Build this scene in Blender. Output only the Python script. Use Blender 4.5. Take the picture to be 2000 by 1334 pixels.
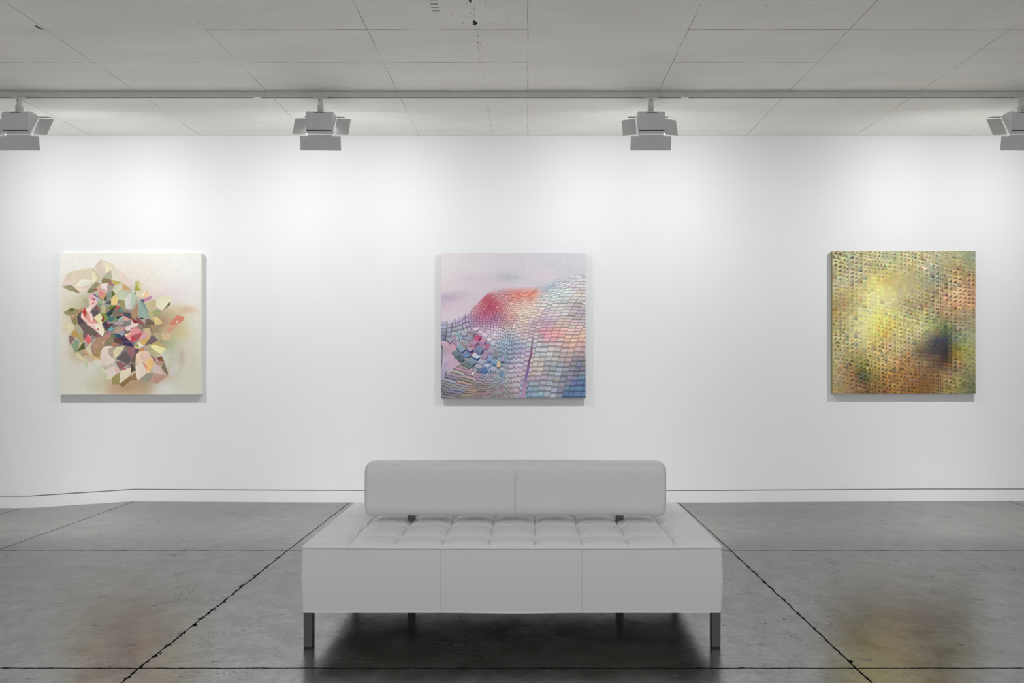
import bpy, math, random
import numpy as np
from mathutils import Vector

for o in list(bpy.data.objects):
    bpy.data.objects.remove(o)
S = bpy.context.scene
COL = S.collection

# ---------------------------------------------------------------- camera, world, exposure
F = 4000.0 / 3.0            # focal length in pixels (24 mm on a 36 mm sensor, 2000 px wide)
CZ = 1.38                   # camera height
D = 6.6667                  # camera to picture wall
CEIL = 3.57
VX, VY = 1031.0, 703.0      # vanishing point of the depth lines
cd = bpy.data.cameras.new('camera')
cam = bpy.data.objects.new('camera', cd)
COL.objects.link(cam)
cam.location = (0, 0, CZ)
cam.rotation_euler = (math.radians(90), 0, 0)
cd.lens = 24
cd.sensor_width = 36
cd.sensor_fit = 'HORIZONTAL'
cd.shift_x = -(VX - 1000) / 2000.0
cd.shift_y = (VY - 667) / 2000.0
cd.clip_end = 100
S.camera = cam
S.view_settings.view_transform = 'Standard'
S.view_settings.look = 'None'
S.view_settings.gamma = 1
S.view_settings.use_curve_mapping = False
S.view_settings.exposure = 0.09
W = bpy.data.worlds.new('World')
S.world = W
W.use_nodes = True
# fill light added over the rear left open: dim near the horizon, brighter high up
FILL_LO, FILL_HI = 0.35, 0.95
_nt = W.node_tree
_bg = _nt.nodes['Background']
_bg.inputs['Color'].default_value = (1.0, 0.995, 0.99, 1)
_tc = _nt.nodes.new('ShaderNodeTexCoord')
_sp = _nt.nodes.new('ShaderNodeSeparateXYZ')
_nt.links.new(_tc.outputs['Generated'], _sp.inputs[0])
_mr = _nt.nodes.new('ShaderNodeMapRange')
_mr.interpolation_type = 'SMOOTHSTEP'
_nt.links.new(_sp.outputs[2], _mr.inputs['Value'])
_mr.inputs['From Min'].default_value = 0.05
_mr.inputs['From Max'].default_value = 0.6
_mr.inputs['To Min'].default_value = FILL_LO
_mr.inputs['To Max'].default_value = FILL_HI
_nt.links.new(_mr.outputs['Result'], _bg.inputs['Strength'])
LAMP_POWER = 7.7


def px(x, y, Y):
    """pixel of the photograph at depth Y -> world X, Z"""
    return (x - VX) / F * Y, CZ + (VY - y) / F * Y


# ---------------------------------------------------------------- helpers
def lin(c):
    c = c / 255.0
    return c / 12.92 if c <= 0.04045 else ((c + 0.055) / 1.055) ** 2.4


def rgb(*c):
    return (lin(c[0]), lin(c[1]), lin(c[2]), 1)


def mat(name, color=(0.8, 0.8, 0.8, 1), rough=0.5, metal=0.0, spec=0.5):
    m = bpy.data.materials.new(name)
    m.use_nodes = True
    b = m.node_tree.nodes['Principled BSDF']
    b.inputs['Base Color'].default_value = color
    b.inputs['Roughness'].default_value = rough
    b.inputs['Metallic'].default_value = metal
    b.inputs['Specular IOR Level'].default_value = spec
    return m


class NT:
    """tiny helper to write node maths"""
    def __init__(self, m):
        self.t = m.node_tree
        self.b = self.t.nodes['Principled BSDF']

    def n(self, typ, **kw):
        nd = self.t.nodes.new(typ)
        for k, v in kw.items():
            setattr(nd, k, v)
        return nd

    def link(self, a, b):
        self.t.links.new(a, b)

    def inp(self, sock, v):
        if isinstance(v, (int, float)):
            sock.default_value = v
        elif isinstance(v, (tuple, list)):
            sock.default_value = v
        else:
            self.link(v, sock)

    def m(self, op, a, b=None, c=None, clamp=False):
        nd = self.n('ShaderNodeMath', operation=op)
        nd.use_clamp = clamp
        self.inp(nd.inputs[0], a)
        if b is not None:
            self.inp(nd.inputs[1], b)
        if c is not None:
            self.inp(nd.inputs[2], c)
        return nd.outputs[0]

    def noise(self, vec, scale, detail=4, rough=0.5, dist=0.0):
        nd = self.n('ShaderNodeTexNoise')
        self.link(vec, nd.inputs['Vector'])
        nd.inputs['Scale'].default_value = scale
        nd.inputs['Detail'].default_value = detail
        nd.inputs['Roughness'].default_value = rough
        nd.inputs['Distortion'].default_value = dist
        return nd.outputs['Fac']

    def ramp(self, fac, a, b, lo=0.0, hi=1.0):
        nd = self.n('ShaderNodeMapRange')
        nd.interpolation_type = 'SMOOTHSTEP'
        self.inp(nd.inputs['Value'], fac)
        nd.inputs['From Min'].default_value = a
        nd.inputs['From Max'].default_value = b
        nd.inputs['To Min'].default_value = lo
        nd.inputs['To Max'].default_value = hi
        return nd.outputs['Result']

    def mix(self, fac, a, b):
        nd = self.n('ShaderNodeMix', data_type='RGBA')
        self.inp(nd.inputs[0], fac)
        self.inp(nd.inputs[6], a)
        self.inp(nd.inputs[7], b)
        return nd.outputs[2]

    def scale(self, vec, s):
        nd = self.n('ShaderNodeVectorMath', operation='MULTIPLY')
        self.link(vec, nd.inputs[0])
        nd.inputs[1].default_value = s
        return nd.outputs[0]

    def bump(self, h, strength, dist):
        nd = self.n('ShaderNodeBump')
        self.link(h, nd.inputs['Height'])
        nd.inputs['Strength'].default_value = strength
        nd.inputs['Distance'].default_value = dist
        self.link(nd.outputs[0], self.b.inputs['Normal'])


def mesh(name, verts, faces, material=None, parent=None, smooth=False, loc=None):
    me = bpy.data.meshes.new(name)
    me.from_pydata([tuple(v) for v in verts], [], faces)
    me.update()
    if smooth:
        me.polygons.foreach_set('use_smooth', [True] * len(me.polygons))
    o = bpy.data.objects.new(name, me)
    if material:
        me.materials.append(material)
    COL.objects.link(o)
    if parent:
        o.parent = parent
    if loc:
        o.location = loc
    return o


class MB:
    def __init__(self):
        self.v = []
        self.f = []

    def add(self, v, f):
        n = len(self.v)
        self.v += [tuple(p) for p in v]
        self.f += [tuple(i + n for i in q) for q in f]

    def box(self, x0, x1, y0, y1, z0, z1):
        self.add([(x, y, z) for z in (z0, z1) for y in (y0, y1) for x in (x0, x1)],
                 [(0, 2, 3, 1), (4, 5, 7, 6), (0, 1, 5, 4), (2, 6, 7, 3), (0, 4, 6, 2), (1, 3, 7, 5)])

    def cyl(self, a, b, r, n=16, r2=None):
        a, b = Vector(a), Vector(b)
        r2 = r if r2 is None else r2
        d = (b - a).normalized()
        u = d.orthogonal().normalized()
        w = d.cross(u)
        vs = []
        for p, rr in ((a, r), (b, r2)):
            for i in range(n):
                t = 2 * math.pi * i / n
                vs.append(p + (u * math.cos(t) + w * math.sin(t)) * rr)
        fs = [(i, (i + 1) % n, n + (i + 1) % n, n + i) for i in range(n)]
        fs += [tuple(range(n))[::-1], tuple(range(n, 2 * n))]
        self.add(vs, fs)

    def tube(self, pts, r, n=8):
        pts = [Vector(p) for p in pts]
        vs, fs = [], []
        m = len(pts)
        for i, p in enumerate(pts):
            t = (pts[min(i + 1, m - 1)] - pts[max(i - 1, 0)]).normalized()
            u = Vector((0, 0, 1)) if abs(t.z) < 0.9 else Vector((0, 1, 0))
            a = t.cross(u).normalized()
            b = t.cross(a)
            for k in range(n):
                q = 2 * math.pi * k / n
                vs.append(p + (a * math.cos(q) + b * math.sin(q)) * r)
        for i in range(m - 1):
            for k in range(n):
                fs.append((i * n + k, i * n + (k + 1) % n, (i + 1) * n + (k + 1) % n, (i + 1) * n + k))
        fs += [tuple(range(n)), tuple(range((m - 1) * n, m * n))]
        self.add(vs, fs)

    def build(self, name, material, parent=None, smooth=False, bevel=0.0, seg=2):
        o = mesh(name, self.v, self.f, material, parent, smooth)
        if bevel:
            md = o.modifiers.new('bevel', 'BEVEL')
            md.width = bevel
            md.segments = seg
            md.limit_method = 'ANGLE'
        return o


def empty(name, loc):
    o = bpy.data.objects.new(name, None)
    o.location = loc
    o.empty_display_size = 0.1
    COL.objects.link(o)
    return o


def tag(o, label, cat, group=None):
    o['label'] = label
    o['category'] = cat
    if group:
        o['group'] = group
    return o


def struct(o):
    o['kind'] = 'structure'
    return o


# ---------------------------------------------------------------- setting materials
def coords(t):
    g = t.n('ShaderNodeNewGeometry')
    s = t.n('ShaderNodeSeparateXYZ')
    t.link(g.outputs['Position'], s.inputs[0])
    return g.outputs['Position'], s.outputs[0], s.outputs[1], s.outputs[2]


def floor_material():
    m = mat('polished_concrete', rough=0.3)
    m.node_tree.nodes['Principled BSDF'].inputs['IOR'].default_value = 3.5
    t = NT(m)
    P, X, Y, Z = coords(t)
    big = t.noise(P, 0.9, 5, 0.6)
    mid = t.noise(t.scale(P, (1, 1, 1)), 7, 6, 0.65)
    fine = t.noise(P, 60, 5, 0.7)
    base = t.mix(t.ramp(big, 0.3, 0.7), FLOOR_A, FLOOR_B)
    base = t.mix(t.ramp(mid, 0.35, 0.7, 0, 0.45), base, FLOOR_C)
    base = t.mix(t.ramp(fine, 0.3, 0.75, 0, 0.35), base, FLOOR_D)
    # pits, gathered in patches
    patch = t.noise(P, 2.1, 3, 0.6)
    pit = None
    for sc_, lo_, hi_, off in ((26, 0.02, 0.20, 0.0), (48, 0.03, 0.30, 3.7), (75, -0.1, 0.30, 9.1)):
        v = t.n('ShaderNodeTexVoronoi')
        mv = t.n('ShaderNodeVectorMath', operation='MULTIPLY_ADD')
        t.link(P, mv.inputs[0])
        mv.inputs[1].default_value = (0.75, 1.15, 1)
        mv.inputs[2].default_value = (off, off * 0.7, 0)
        t.link(mv.outputs[0], v.inputs['Vector'])
        v.inputs['Scale'].default_value = sc_
        rad = t.ramp(patch, 0.42, 0.72, lo_, hi_)
        jit = t.m('MULTIPLY', t.noise(P, 160, 3, 0.7), 0.30)
        p1 = t.m('LESS_THAN', t.m('ADD', v.outputs['Distance'], jit), t.m('ADD', rad, 0.06))
        pit = p1 if pit is None else t.m('MAXIMUM', pit, p1)
    v2 = t.n('ShaderNodeTexVoronoi')
    t.link(t.scale(P, (0.8, 1.5, 1)), v2.inputs['Vector'])
    v2.inputs['Scale'].default_value = 5.0
    patch2 = t.m('ADD', v2.outputs['Distance'], t.m('MULTIPLY', t.noise(P, 55, 4, 0.7), 0.26))
    pit2 = t.m('LESS_THAN', patch2, 0.165)
    # thin scratches
    sc = t.n('ShaderNodeTexNoise')
    t.link(t.scale(P, (1.0, 4.0, 1)), sc.inputs['Vector'])
    sc.inputs['Scale'].default_value = 3.1
    sc.inputs['Detail'].default_value = 3
    scl = t.m('LESS_THAN', t.m('ABSOLUTE', t.m('SUBTRACT', sc.outputs['Fac'], 0.5)), 0.0016)
    scm = t.m('GREATER_THAN', t.noise(P, 3.7, 2), 0.52)
    scr = t.m('MULTIPLY', scl, scm)
    # joints: saw cuts with chipped edges
    wob = t.m('SUBTRACT', t.noise(P, 9, 4, 0.6), 0.5)
    chip = t.ramp(t.noise(P, 19, 4, 0.75), 0.49, 0.72)
    worn = t.ramp(Y, 4.95, 4.75, 0.12, 1)
    lines = None
    for axis, pos, w, amp, ch in ((X, -1.74, 0.0042, 0.026, 0.026), (X, 1.47, 0.0040, 0.020, 0.016),
                                  (X, -3.845, 0.0042, 0.012, 0.004), (X, -4.915, 0.0042, 0.012, 0.004),
                                  (X, 4.685, 0.0042, 0.012, 0.004), (Y, 4.946, 0.0050, 0.016, 0.007),
                                  (Y, 3.056, 0.0040, 0.012, 0.005), (Y, 1.2, 0.0045, 0.012, 0.006)):
        if amp > 0.017:                      # worn only in front of the cross joint
            amp_, ch_ = t.m('MULTIPLY', worn, amp), t.m('MULTIPLY', worn, ch)
        else:
            amp_, ch_ = amp, ch
        d = t.m('ABSOLUTE', t.m('SUBTRACT', t.m('ADD', axis, t.m('MULTIPLY', wob, amp_)), pos))
        ww = t.m('ADD', t.m('MULTIPLY', chip, ch_), w)
        l = t.m('LESS_THAN', d, ww)
        lines = l if lines is None else t.m('MAXIMUM', lines, l)
    dark = t.m('MAXIMUM', lines, t.m('MULTIPLY', t.m('MAXIMUM', pit, t.m('MAXIMUM', pit2, scr)), 0.75))
    base = t.mix(dark, base, (0.006, 0.006, 0.006, 1))
    t.link(base, t.b.inputs['Base Color'])
    r = t.ramp(t.noise(t.scale(P, (1, 1, 1)), 5, 5, 0.65), 0.3, 0.7, FLOOR_R0, FLOOR_R1)
    r = t.m('MAXIMUM', r, t.m('MULTIPLY', dark, 0.9))
    t.link(r, t.b.inputs['Roughness'])
    # sealed surface mirrors nothing inside the cuts
    worn_seal = t.m('ADD', t.ramp(mid, 0.3, 0.72, 0.10, -0.10), t.ramp(t.noise(t.scale(P, (1, 2.2, 1)), 26, 5, 0.75), 0.3, 0.75, 0.10, -0.12))
    worn_seal = t.m('ADD', worn_seal, t.ramp(big, 0.3, 0.7, 0.04, -0.05))
    sp_ = t.m('ADD', FLOOR_SPEC, worn_seal)
    t.link(t.m('MULTIPLY', sp_, t.m('SUBTRACT', 1.0, dark)), t.b.inputs['Specular IOR Level'])
    h = t.m('ADD', t.m('MULTIPLY', t.noise(P, 22, 4, 0.6), 0.35), t.m('MULTIPLY', dark, -1.0))
    t.bump(h, 0.25, 0.004)
    return m


def ceiling_material():
    m = mat('painted_board_concrete', rough=0.85, spec=0.2)
    t = NT(m)
    P, X, Y, Z = coords(t)
    big = t.noise(t.scale(P, (0.5, 2.0, 1)), 1.5, 5, 0.6)
    base = t.mix(t.ramp(big, 0.3, 0.7), CEIL_A, CEIL_B)
    sm = t.noise(t.scale(P, (1, 3.5, 1)), 4.0, 4, 0.6)
    base = t.mix(t.ramp(sm, 0.62, 0.8, 0, 0.30), base, CEIL_C)
    wob = t.m('SUBTRACT', t.noise(P, 6, 3), 0.5)
    gate = t.noise(P, 2.2, 3, 0.6)
    fg = t.noise(P, 30, 3, 0.7)
    # seams running away from the camera, one every 1.065 m
    xf = t.m('ADD', t.m('DIVIDE', t.m('ADD', X, t.m('MULTIPLY', wob, 0.012)), 1.065), 20.5)
    dx = t.m('MULTIPLY', t.m('ABSOLUTE', t.m('SUBTRACT', t.m('FRACT', xf), 0.5)), 1.065)
    lx = t.m('MULTIPLY', t.ramp(dx, 0.0015, 0.0045, 1, 0), t.ramp(t.m('ADD', gate, t.m('MULTIPLY', fg, .5)), 0.6, 0.85, 0.06, 0.55))
    # board seams across, one every half metre
    yo = t.m('DIVIDE', t.m('SUBTRACT', t.m('ADD', Y, t.m('MULTIPLY', wob, 0.006)), 4.525), 0.5)
    yf = t.m('ADD', yo, 20.5)
    dy = t.m('MULTIPLY', t.m('ABSOLUTE', t.m('SUBTRACT', t.m('FRACT', yf), 0.5)), 0.5)
    # each board edge has its own seam darkness
    wn = t.n('ShaderNodeTexWhiteNoise', noise_dimensions='2D')
    cb = t.n('ShaderNodeCombineXYZ')
    t.link(t.m('FLOOR', t.m('DIVIDE', X, 1.065)), cb.inputs[0])
    t.link(t.m('FLOOR', yf), cb.inputs[1])
    t.link(cb.outputs[0], wn.inputs['Vector'])
    ly = t.m('MULTIPLY', t.ramp(dy, 0.002, 0.006, 1, 0),
             t.m('MULTIPLY', t.ramp(wn.outputs['Value'], 0.25, 0.95, 0.05, 0.75), t.ramp(gate, 0.35, 0.6, 0.15, 1)))
    # the long crack beside the middle seam
    cw = t.m('SUBTRACT', t.noise(P, 5.5, 6, 0.7), 0.5)
    dcr = t.m('ABSOLUTE', t.m('ADD', t.m('ADD', X, 0.345), t.m('MULTIPLY', cw, 0.16)))
    lc = t.m('MULTIPLY', t.ramp(dcr, 0.001, 0.004, 1, 0), t.ramp(fg, 0.45, 0.62, 0.0, 0.6))
    near = t.ramp(dcr, 0.05, 0.3, 1, 0)
    v = t.n('ShaderNodeTexVoronoi')
    t.link(P, v.inputs['Vector'])
    v.inputs['Scale'].default_value = 22
    sp = t.m('LESS_THAN', v.outputs['Distance'], t.m('ADD', t.m('MULTIPLY', near, 0.06), t.ramp(t.noise(P, 1.3, 3), 0.5, 0.75, 0.035, 0.10)))
    front = t.ramp(Y, 5.3, 4.4, 0.2, 1)
    sp = t.m('MULTIPLY', t.m('MULTIPLY', sp, front), 0.55)
    # scaly pinholes near the crack
    dn = t.noise(t.scale(P, (1, 1.6, 1)), 38, 3, 0.7)
    flake = t.m('MULTIPLY', t.m('GREATER_THAN', dn, 0.66), t.m('MULTIPLY', near, t.ramp(gate, 0.48, 0.6)))
    flake = t.m('MULTIPLY', t.m('MULTIPLY', flake, 0.45), front)
    tot = t.m('MAXIMUM', t.m('MAXIMUM', lx, ly), t.m('MAXIMUM', lc, t.m('MAXIMUM', sp, flake)))
    # broken-out holes and a burnt mark
    for hx, hy, r in ((928, 45, 0.028), (918, 2, 0.016), (73, 53, 0.016), (80, 56, 0.014), (934, 83, 0.008),
                      (938, 87, 0.007), (935, 94, 0.007), (547, 181, 0.01)):
        Yh = 2.19 * F / (VY - hy)
        Xh = (hx - VX) / F * Yh
        dd = t.m('SQRT', t.m('ADD', t.m('POWER', t.m('SUBTRACT', X, Xh), 2), t.m('POWER', t.m('MULTIPLY', t.m('SUBTRACT', Y, Yh), 0.5), 2)))
        dd = t.m('ADD', dd, t.m('MULTIPLY', t.m('SUBTRACT', t.noise(P, 60, 3), 0.5), r * 1.6))
        tot = t.m('MAXIMUM', tot, t.m('LESS_THAN', dd, r * 0.55))
    # the ribbed grey mark left of the crack
    Yh = 2.19 * F / (VY - 12)
    Xh = (849 - VX) / F * Yh
    ax = t.ramp(t.m('ABSOLUTE', t.m('SUBTRACT', X, Xh)), 0.016, 0.03, 1, 0)
    ay = t.ramp(t.m('ABSOLUTE', t.m('SUBTRACT', Y, Yh)), 0.05, 0.085, 1, 0)
    rib = t.m('GREATER_THAN', t.m('ADD', t.m('SINE', t.m('MULTIPLY', Y, 150)), t.m('MULTIPLY', fg, 1.2)), 0.7)
    tot = t.m('MAXIMUM', tot, t.m('MULTIPLY', t.m('MULTIPLY', ax, ay), t.m('MULTIPLY', rib, 0.55)))
    base = t.mix(tot, base, (0.03, 0.028, 0.025, 1))
    t.link(base, t.b.inputs['Base Color'])
    h = t.m('ADD', t.m('MULTIPLY', t.noise(t.scale(P, (1, 3, 1)), 3, 5, 0.6), 1.0), t.m('MULTIPLY', tot, -0.6))
    t.bump(h, 0.25, 0.006)
    return m


def wall_material():
    m = mat('white_wall_paint', rgb(231, 232, 233), rough=0.7, spec=0.25)
    t = NT(m)
    P, X, Y, Z = coords(t)
    t.bump(t.noise(P, 120, 3), 0.05, 0.001)
    return m


FLOOR_A, FLOOR_B = (0.034, 0.031, 0.026, 1), (0.054, 0.051, 0.044, 1)
FLOOR_C, FLOOR_D = (0.024, 0.022, 0.018, 1), (0.066, 0.063, 0.057, 1)
FLOOR_R0, FLOOR_R1, FLOOR_SPEC = 0.18, 0.27, 0.56
CEIL_A, CEIL_B, CEIL_C = (0.87, 0.85, 0.80, 1), (0.94, 0.92, 0.87, 1), (0.74, 0.72, 0.67, 1)
M_floor = floor_material()
M_ceil = ceiling_material()
M_wall = wall_material()
M_trim = mat('white_trim_paint', rgb(231, 232, 233), rough=0.45)
M_gap = mat('shadow_gap', (0.30, 0.30, 0.30, 1), rough=0.9)

# ---------------------------------------------------------------- room shell
XL, XR, YB = -8.0, 8.0, -1.6
KX = [(-8.0, -0.0675), (-4.88, -0.0675), (-3.845, -0.001), (-2.15, -0.0115), (-0.8, -0.0125), (1.85, -0.0125), (3.85, 0.0015), (8.0, 0.0015)]
YJ = 4.946


def drop(x):
    for (a, za), (b, zb) in zip(KX, KX[1:]):
        if a <= x <= b:
            return za + (zb - za) * (x - a) / (b - a)
    return KX[-1][1]


xs = sorted(set([k[0] for k in KX] + [-4.915] + [-8 + i * 0.5 for i in range(33)]))
ys = [YB, 0.0, 2.0, YJ, 5.4, 5.8, 6.2, D, D + 0.3]
V = [(x, y, drop(x) * max(0.0, min(1.0, (y - YJ) / (D - YJ)))) for y in ys for x in xs]
nx = len(xs)
Fc = [(j * nx + i, j * nx + i + 1, (j + 1) * nx + i + 1, (j + 1) * nx + i) for j in range(len(ys) - 1) for i in range(nx - 1)]
n0 = len(V)
V += [(XL, YB, -0.3), (XR, YB, -0.3), (XR, D + 0.3, -0.3), (XL, D + 0.3, -0.3)]
Fc.append((n0, n0 + 3, n0 + 2, n0 + 1))
struct(mesh('floor', V, Fc, M_floor))
b = MB()
b.box(XL, XR, 2.2, D + 0.3, CEIL, CEIL + 0.3)  # cut short at the rear so added overhead fill reaches the bench
struct(b.build('ceiling', M_ceil))

# picture wall: plasterboard that ends just above the flush baseboard
GB, GT = 0.112, 0.122


def strip(z0f, z1f, y0, y1, name, m):
    v, f = [], []
    for x in xs:
        a, c = z0f(x), z1f(x)
        v += [(x, y0, a), (x, y0, c), (x, y1, c), (x, y1, a)]
    for i in range(nx - 1):
        p, q = i * 4, (i + 1) * 4
        for k in range(4):
            f.append((p + k, p + (k + 1) % 4, q + (k + 1) % 4, q + k))
    f += [(3, 2, 1, 0), tuple((nx - 1) * 4 + k for k in range(4))]
    return mesh(name, v, f, m)


struct(strip(lambda x: drop(x) + GT, lambda x: CEIL, D, D + 0.25, 'wall_back', M_wall))
bb = struct(strip(lambda x: drop(x) - 0.002, lambda x: drop(x) + GB, D - 0.001, D + 0.015, 'baseboard_back', M_trim))
struct(strip(lambda x: drop(x) + GB - 0.002, lambda x: drop(x) + GT + 0.002, D + 0.012, D + 0.03, 'gap_shade_strip', M_gap))  # backing strip with the gap's shade put into its grey
b = MB()
b.box(XL - 0.25, XL, YB, D + 0.25, -0.1, CEIL)
struct(b.build('wall_left', M_wall))
b = MB()
b.box(XR, XR + 0.25, YB, D + 0.25, -0.1, CEIL)
struct(b.build('wall_right', M_wall))
# ---------------------------------------------------------------- lighting track
M_metal = mat('grey_painted_metal', rgb(233, 235, 238), rough=0.42, spec=0.5)
M_door = mat('barn_door_metal', rgb(232, 232, 234), rough=0.33, metal=0.15)
M_track = mat('track_grey', rgb(232, 232, 229), rough=0.5)
M_black = mat('black_edge', (0.02, 0.02, 0.02, 1), rough=0.5)
M_lighttrim = mat('joiner_grey', rgb(238, 238, 235), rough=0.45)

TY0, TY1, TZ = 5.56, 5.595, 3.525
tr = tag(empty('lighting_track', (0, (TY0 + TY1) / 2, CEIL)),
         'long grey track rail fixed across the ceiling, carrying the four spotlights', 'lighting track')


def track_part(mb, name, m, bevel=0.0):
    o = mb.build(name, m, None, bevel=bevel)
    o.parent = tr
    o.matrix_parent_inverse = tr.matrix_world.inverted()
    o.location = (0, -(TY0 + TY1) / 2, -CEIL)
    return o


joints = [px(502, 190, TY0)[0], px(1338, 190, TY0)[0]]
segs = [(-7.9, joints[0]), (joints[0] + 0.002, joints[1]), (joints[1] + 0.002, 7.9)]
for a, c in segs:
    b = MB()
    b.box(a, c, TY0, TY0 + 0.004, TZ, CEIL - 0.004)
    b.box(a, c, TY1 - 0.004, TY1, TZ, CEIL - 0.004)
    b.box(a, c, TY0 + 0.004, TY1 - 0.004, TZ + 0.012, CEIL - 0.004)
    track_part(b, 'rail', M_track)
for j in joints:
    b = MB()
    b.box(j - 0.03, j + 0.03, TY0 - 0.001, TY1 + 0.001, TZ - 0.005, TZ - 0.0002)
    o = track_part(b, 'joiner', M_lighttrim, 0.001)
    o['label'] = 'pale joiner clip under the rail'
for xa in (520, 1650, 1790, 690):
    x0 = px(xa, 179, TY0)[0]
    b = MB()
    b.box(x0, x0 + 0.28, TY0 + 0.006, TY1 - 0.006, CEIL - 0.005, CEIL + 0.001)
    track_part(b, 'gap_light_strip', M_lighttrim)  # pale strip standing in for light in the gap above the rail
b = MB()
b.box(-7.9, 7.9, TY0 + 0.010, TY1 - 0.010, TZ + 0.004, TZ + 0.0125)
o = track_part(b, 'conductor_slot', M_black)
o['label'] = 'black conductor slot along the underside'

# ---------------------------------------------------------------- track spotlights
BY = 5.53          # near face of the housings
HZ = 3.22          # lowest edge of the housings
HW = 0.104         # half width
PROF = [(0.0, 0.0245), (0.0, 0.150), (0.003, 0.163), (0.010, 0.174), (0.021, 0.181), (0.036, 0.1843), (0.058, 0.1848),
        (0.082, 0.183), (0.105, 0.1795), (0.126, 0.174)]
LIP = [(0.003, 0.0235), (0.034, 0.0)]
U = Vector((0, 0.092, 0.174)).normalized()      # up the slanted opening
N = Vector((0, 0.174, -0.092)).normalized()     # out of the opening, to the wall and down


def plate(mb, p, ex, ez, outline, th):
    """thin metal leaf: outline points (a, b) in directions ex, ez from p"""
    p, ex, ez = Vector(p), Vector(ex), Vector(ez)
    n = ex.cross(ez).normalized() * th / 2
    k = len(outline)
    vs = [p + ex * a + ez * c + n for a, c in outline] + [p + ex * a + ez * c - n for a, c in outline]
    fs = [tuple(range(k)), tuple(range(k, 2 * k))[::-1]] + [(i, (i + 1) % k, k + (i + 1) % k, k + i) for i in range(k)]
    mb.add(vs, fs)


def shell(mb, prof, hw, th):
    """sheet of thickness th following a profile, extruded along X"""
    k = len(prof)
    inn = []
    for i, p in enumerate(prof):
        a = Vector(prof[max(i - 1, 0)])
        c = Vector(prof[min(i + 1, k - 1)])
        t = (c - a).normalized()
        inn.append((p[0] + t.y * th, p[1] - t.x * th))
    ring = list(prof) + inn[::-1]
    m = len(ring)
    vs = [(-hw, d, h) for d, h in ring] + [(hw, d, h) for d, h in ring]
    fs = [(i, (i + 1) % m, m + (i + 1) % m, m + i) for i in range(m)]
    for s in (0, m):
        for i in range(k - 1):
            q = (s + i, s + i + 1, s + m - 2 - i, s + m - 1 - i)
            fs.append(q if s else q[::-1])
    mb.add(vs, fs)


def light_shader(ld):
    """photometric curve of an asymmetric wall washer: more light towards the foot of the wall"""
    ld.use_nodes = True
    nt = ld.node_tree
    em = nt.nodes['Emission']
    g = nt.nodes.new('ShaderNodeNewGeometry')
    sp = nt.nodes.new('ShaderNodeSeparateXYZ')
    nt.links.new(g.outputs['Incoming'], sp.inputs[0])

    def mm(op, a, c):
        nd = nt.nodes.new('ShaderNodeMath')
        nd.operation = op
        for i, q in enumerate((a, c)):
            if isinstance(q, (int, float)):
                nd.inputs[i].default_value = q
            else:
                nt.links.new(q, nd.inputs[i])
        return nd.outputs[0]
    dy = mm('MAXIMUM', mm('POWER', mm('SUBTRACT', 1.0, mm('POWER', sp.outputs[2], 2)), 0.5), IES_MIN)
    side = mm('ADD', mm('MULTIPLY', mm('POWER', mm('ABSOLUTE', sp.outputs[0], 0), 2), IES_X), 1)
    up = mm('MINIMUM', mm('MAXIMUM', mm('ADD', mm('MULTIPLY', sp.outputs[2], -1.5), 1.25), 0.6), 1.0)
    nt.links.new(mm('MULTIPLY', mm('MULTIPLY', mm('POWER', dy, -IES_P), side), up), em.inputs['Strength'])
    em.inputs['Color'].default_value = (1, 1, 1, 1)


IES_MIN, IES_P, IES_X = 0.20, 2.0, 3.4
ld = bpy.data.lights.new('lamp_tube', 'AREA')
ld.shape = 'RECTANGLE'
ld.size = 0.12
ld.size_y = 0.035
ld.energy = LAMP_POWER
ld.color = (0.985, 0.995, 1.0)
light_shader(ld)
M_glass = mat('frosted_lens', (0.9, 0.9, 0.9, 1), rough=0.3)
M_glass.node_tree.nodes['Principled BSDF'].inputs['Emission Color'].default_value = (1, 1, 1, 1)
M_glass.node_tree.nodes['Principled BSDF'].inputs['Emission Strength'].default_value = 4.0

LAB = ['grey barn-door spotlight on the track, leftmost, cut by the left edge, above the petal painting',
       'grey barn-door spotlight on the track, second from the left, between the left and middle paintings',
       'grey barn-door spotlight on the track, third from the left, its side flaps bent slightly forward',
       'grey barn-door spotlight on the track, rightmost, cut by the right edge of the view']
SX = [37.5, 626, 1271, 1994]
PAN = [0, 1.5, 0, 0]
GAIN = [1.12, 1.0, 0.97, 1.10]
FOLD = [(4, 4), (2, 2), (11, 11), (5, 5)]


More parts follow.
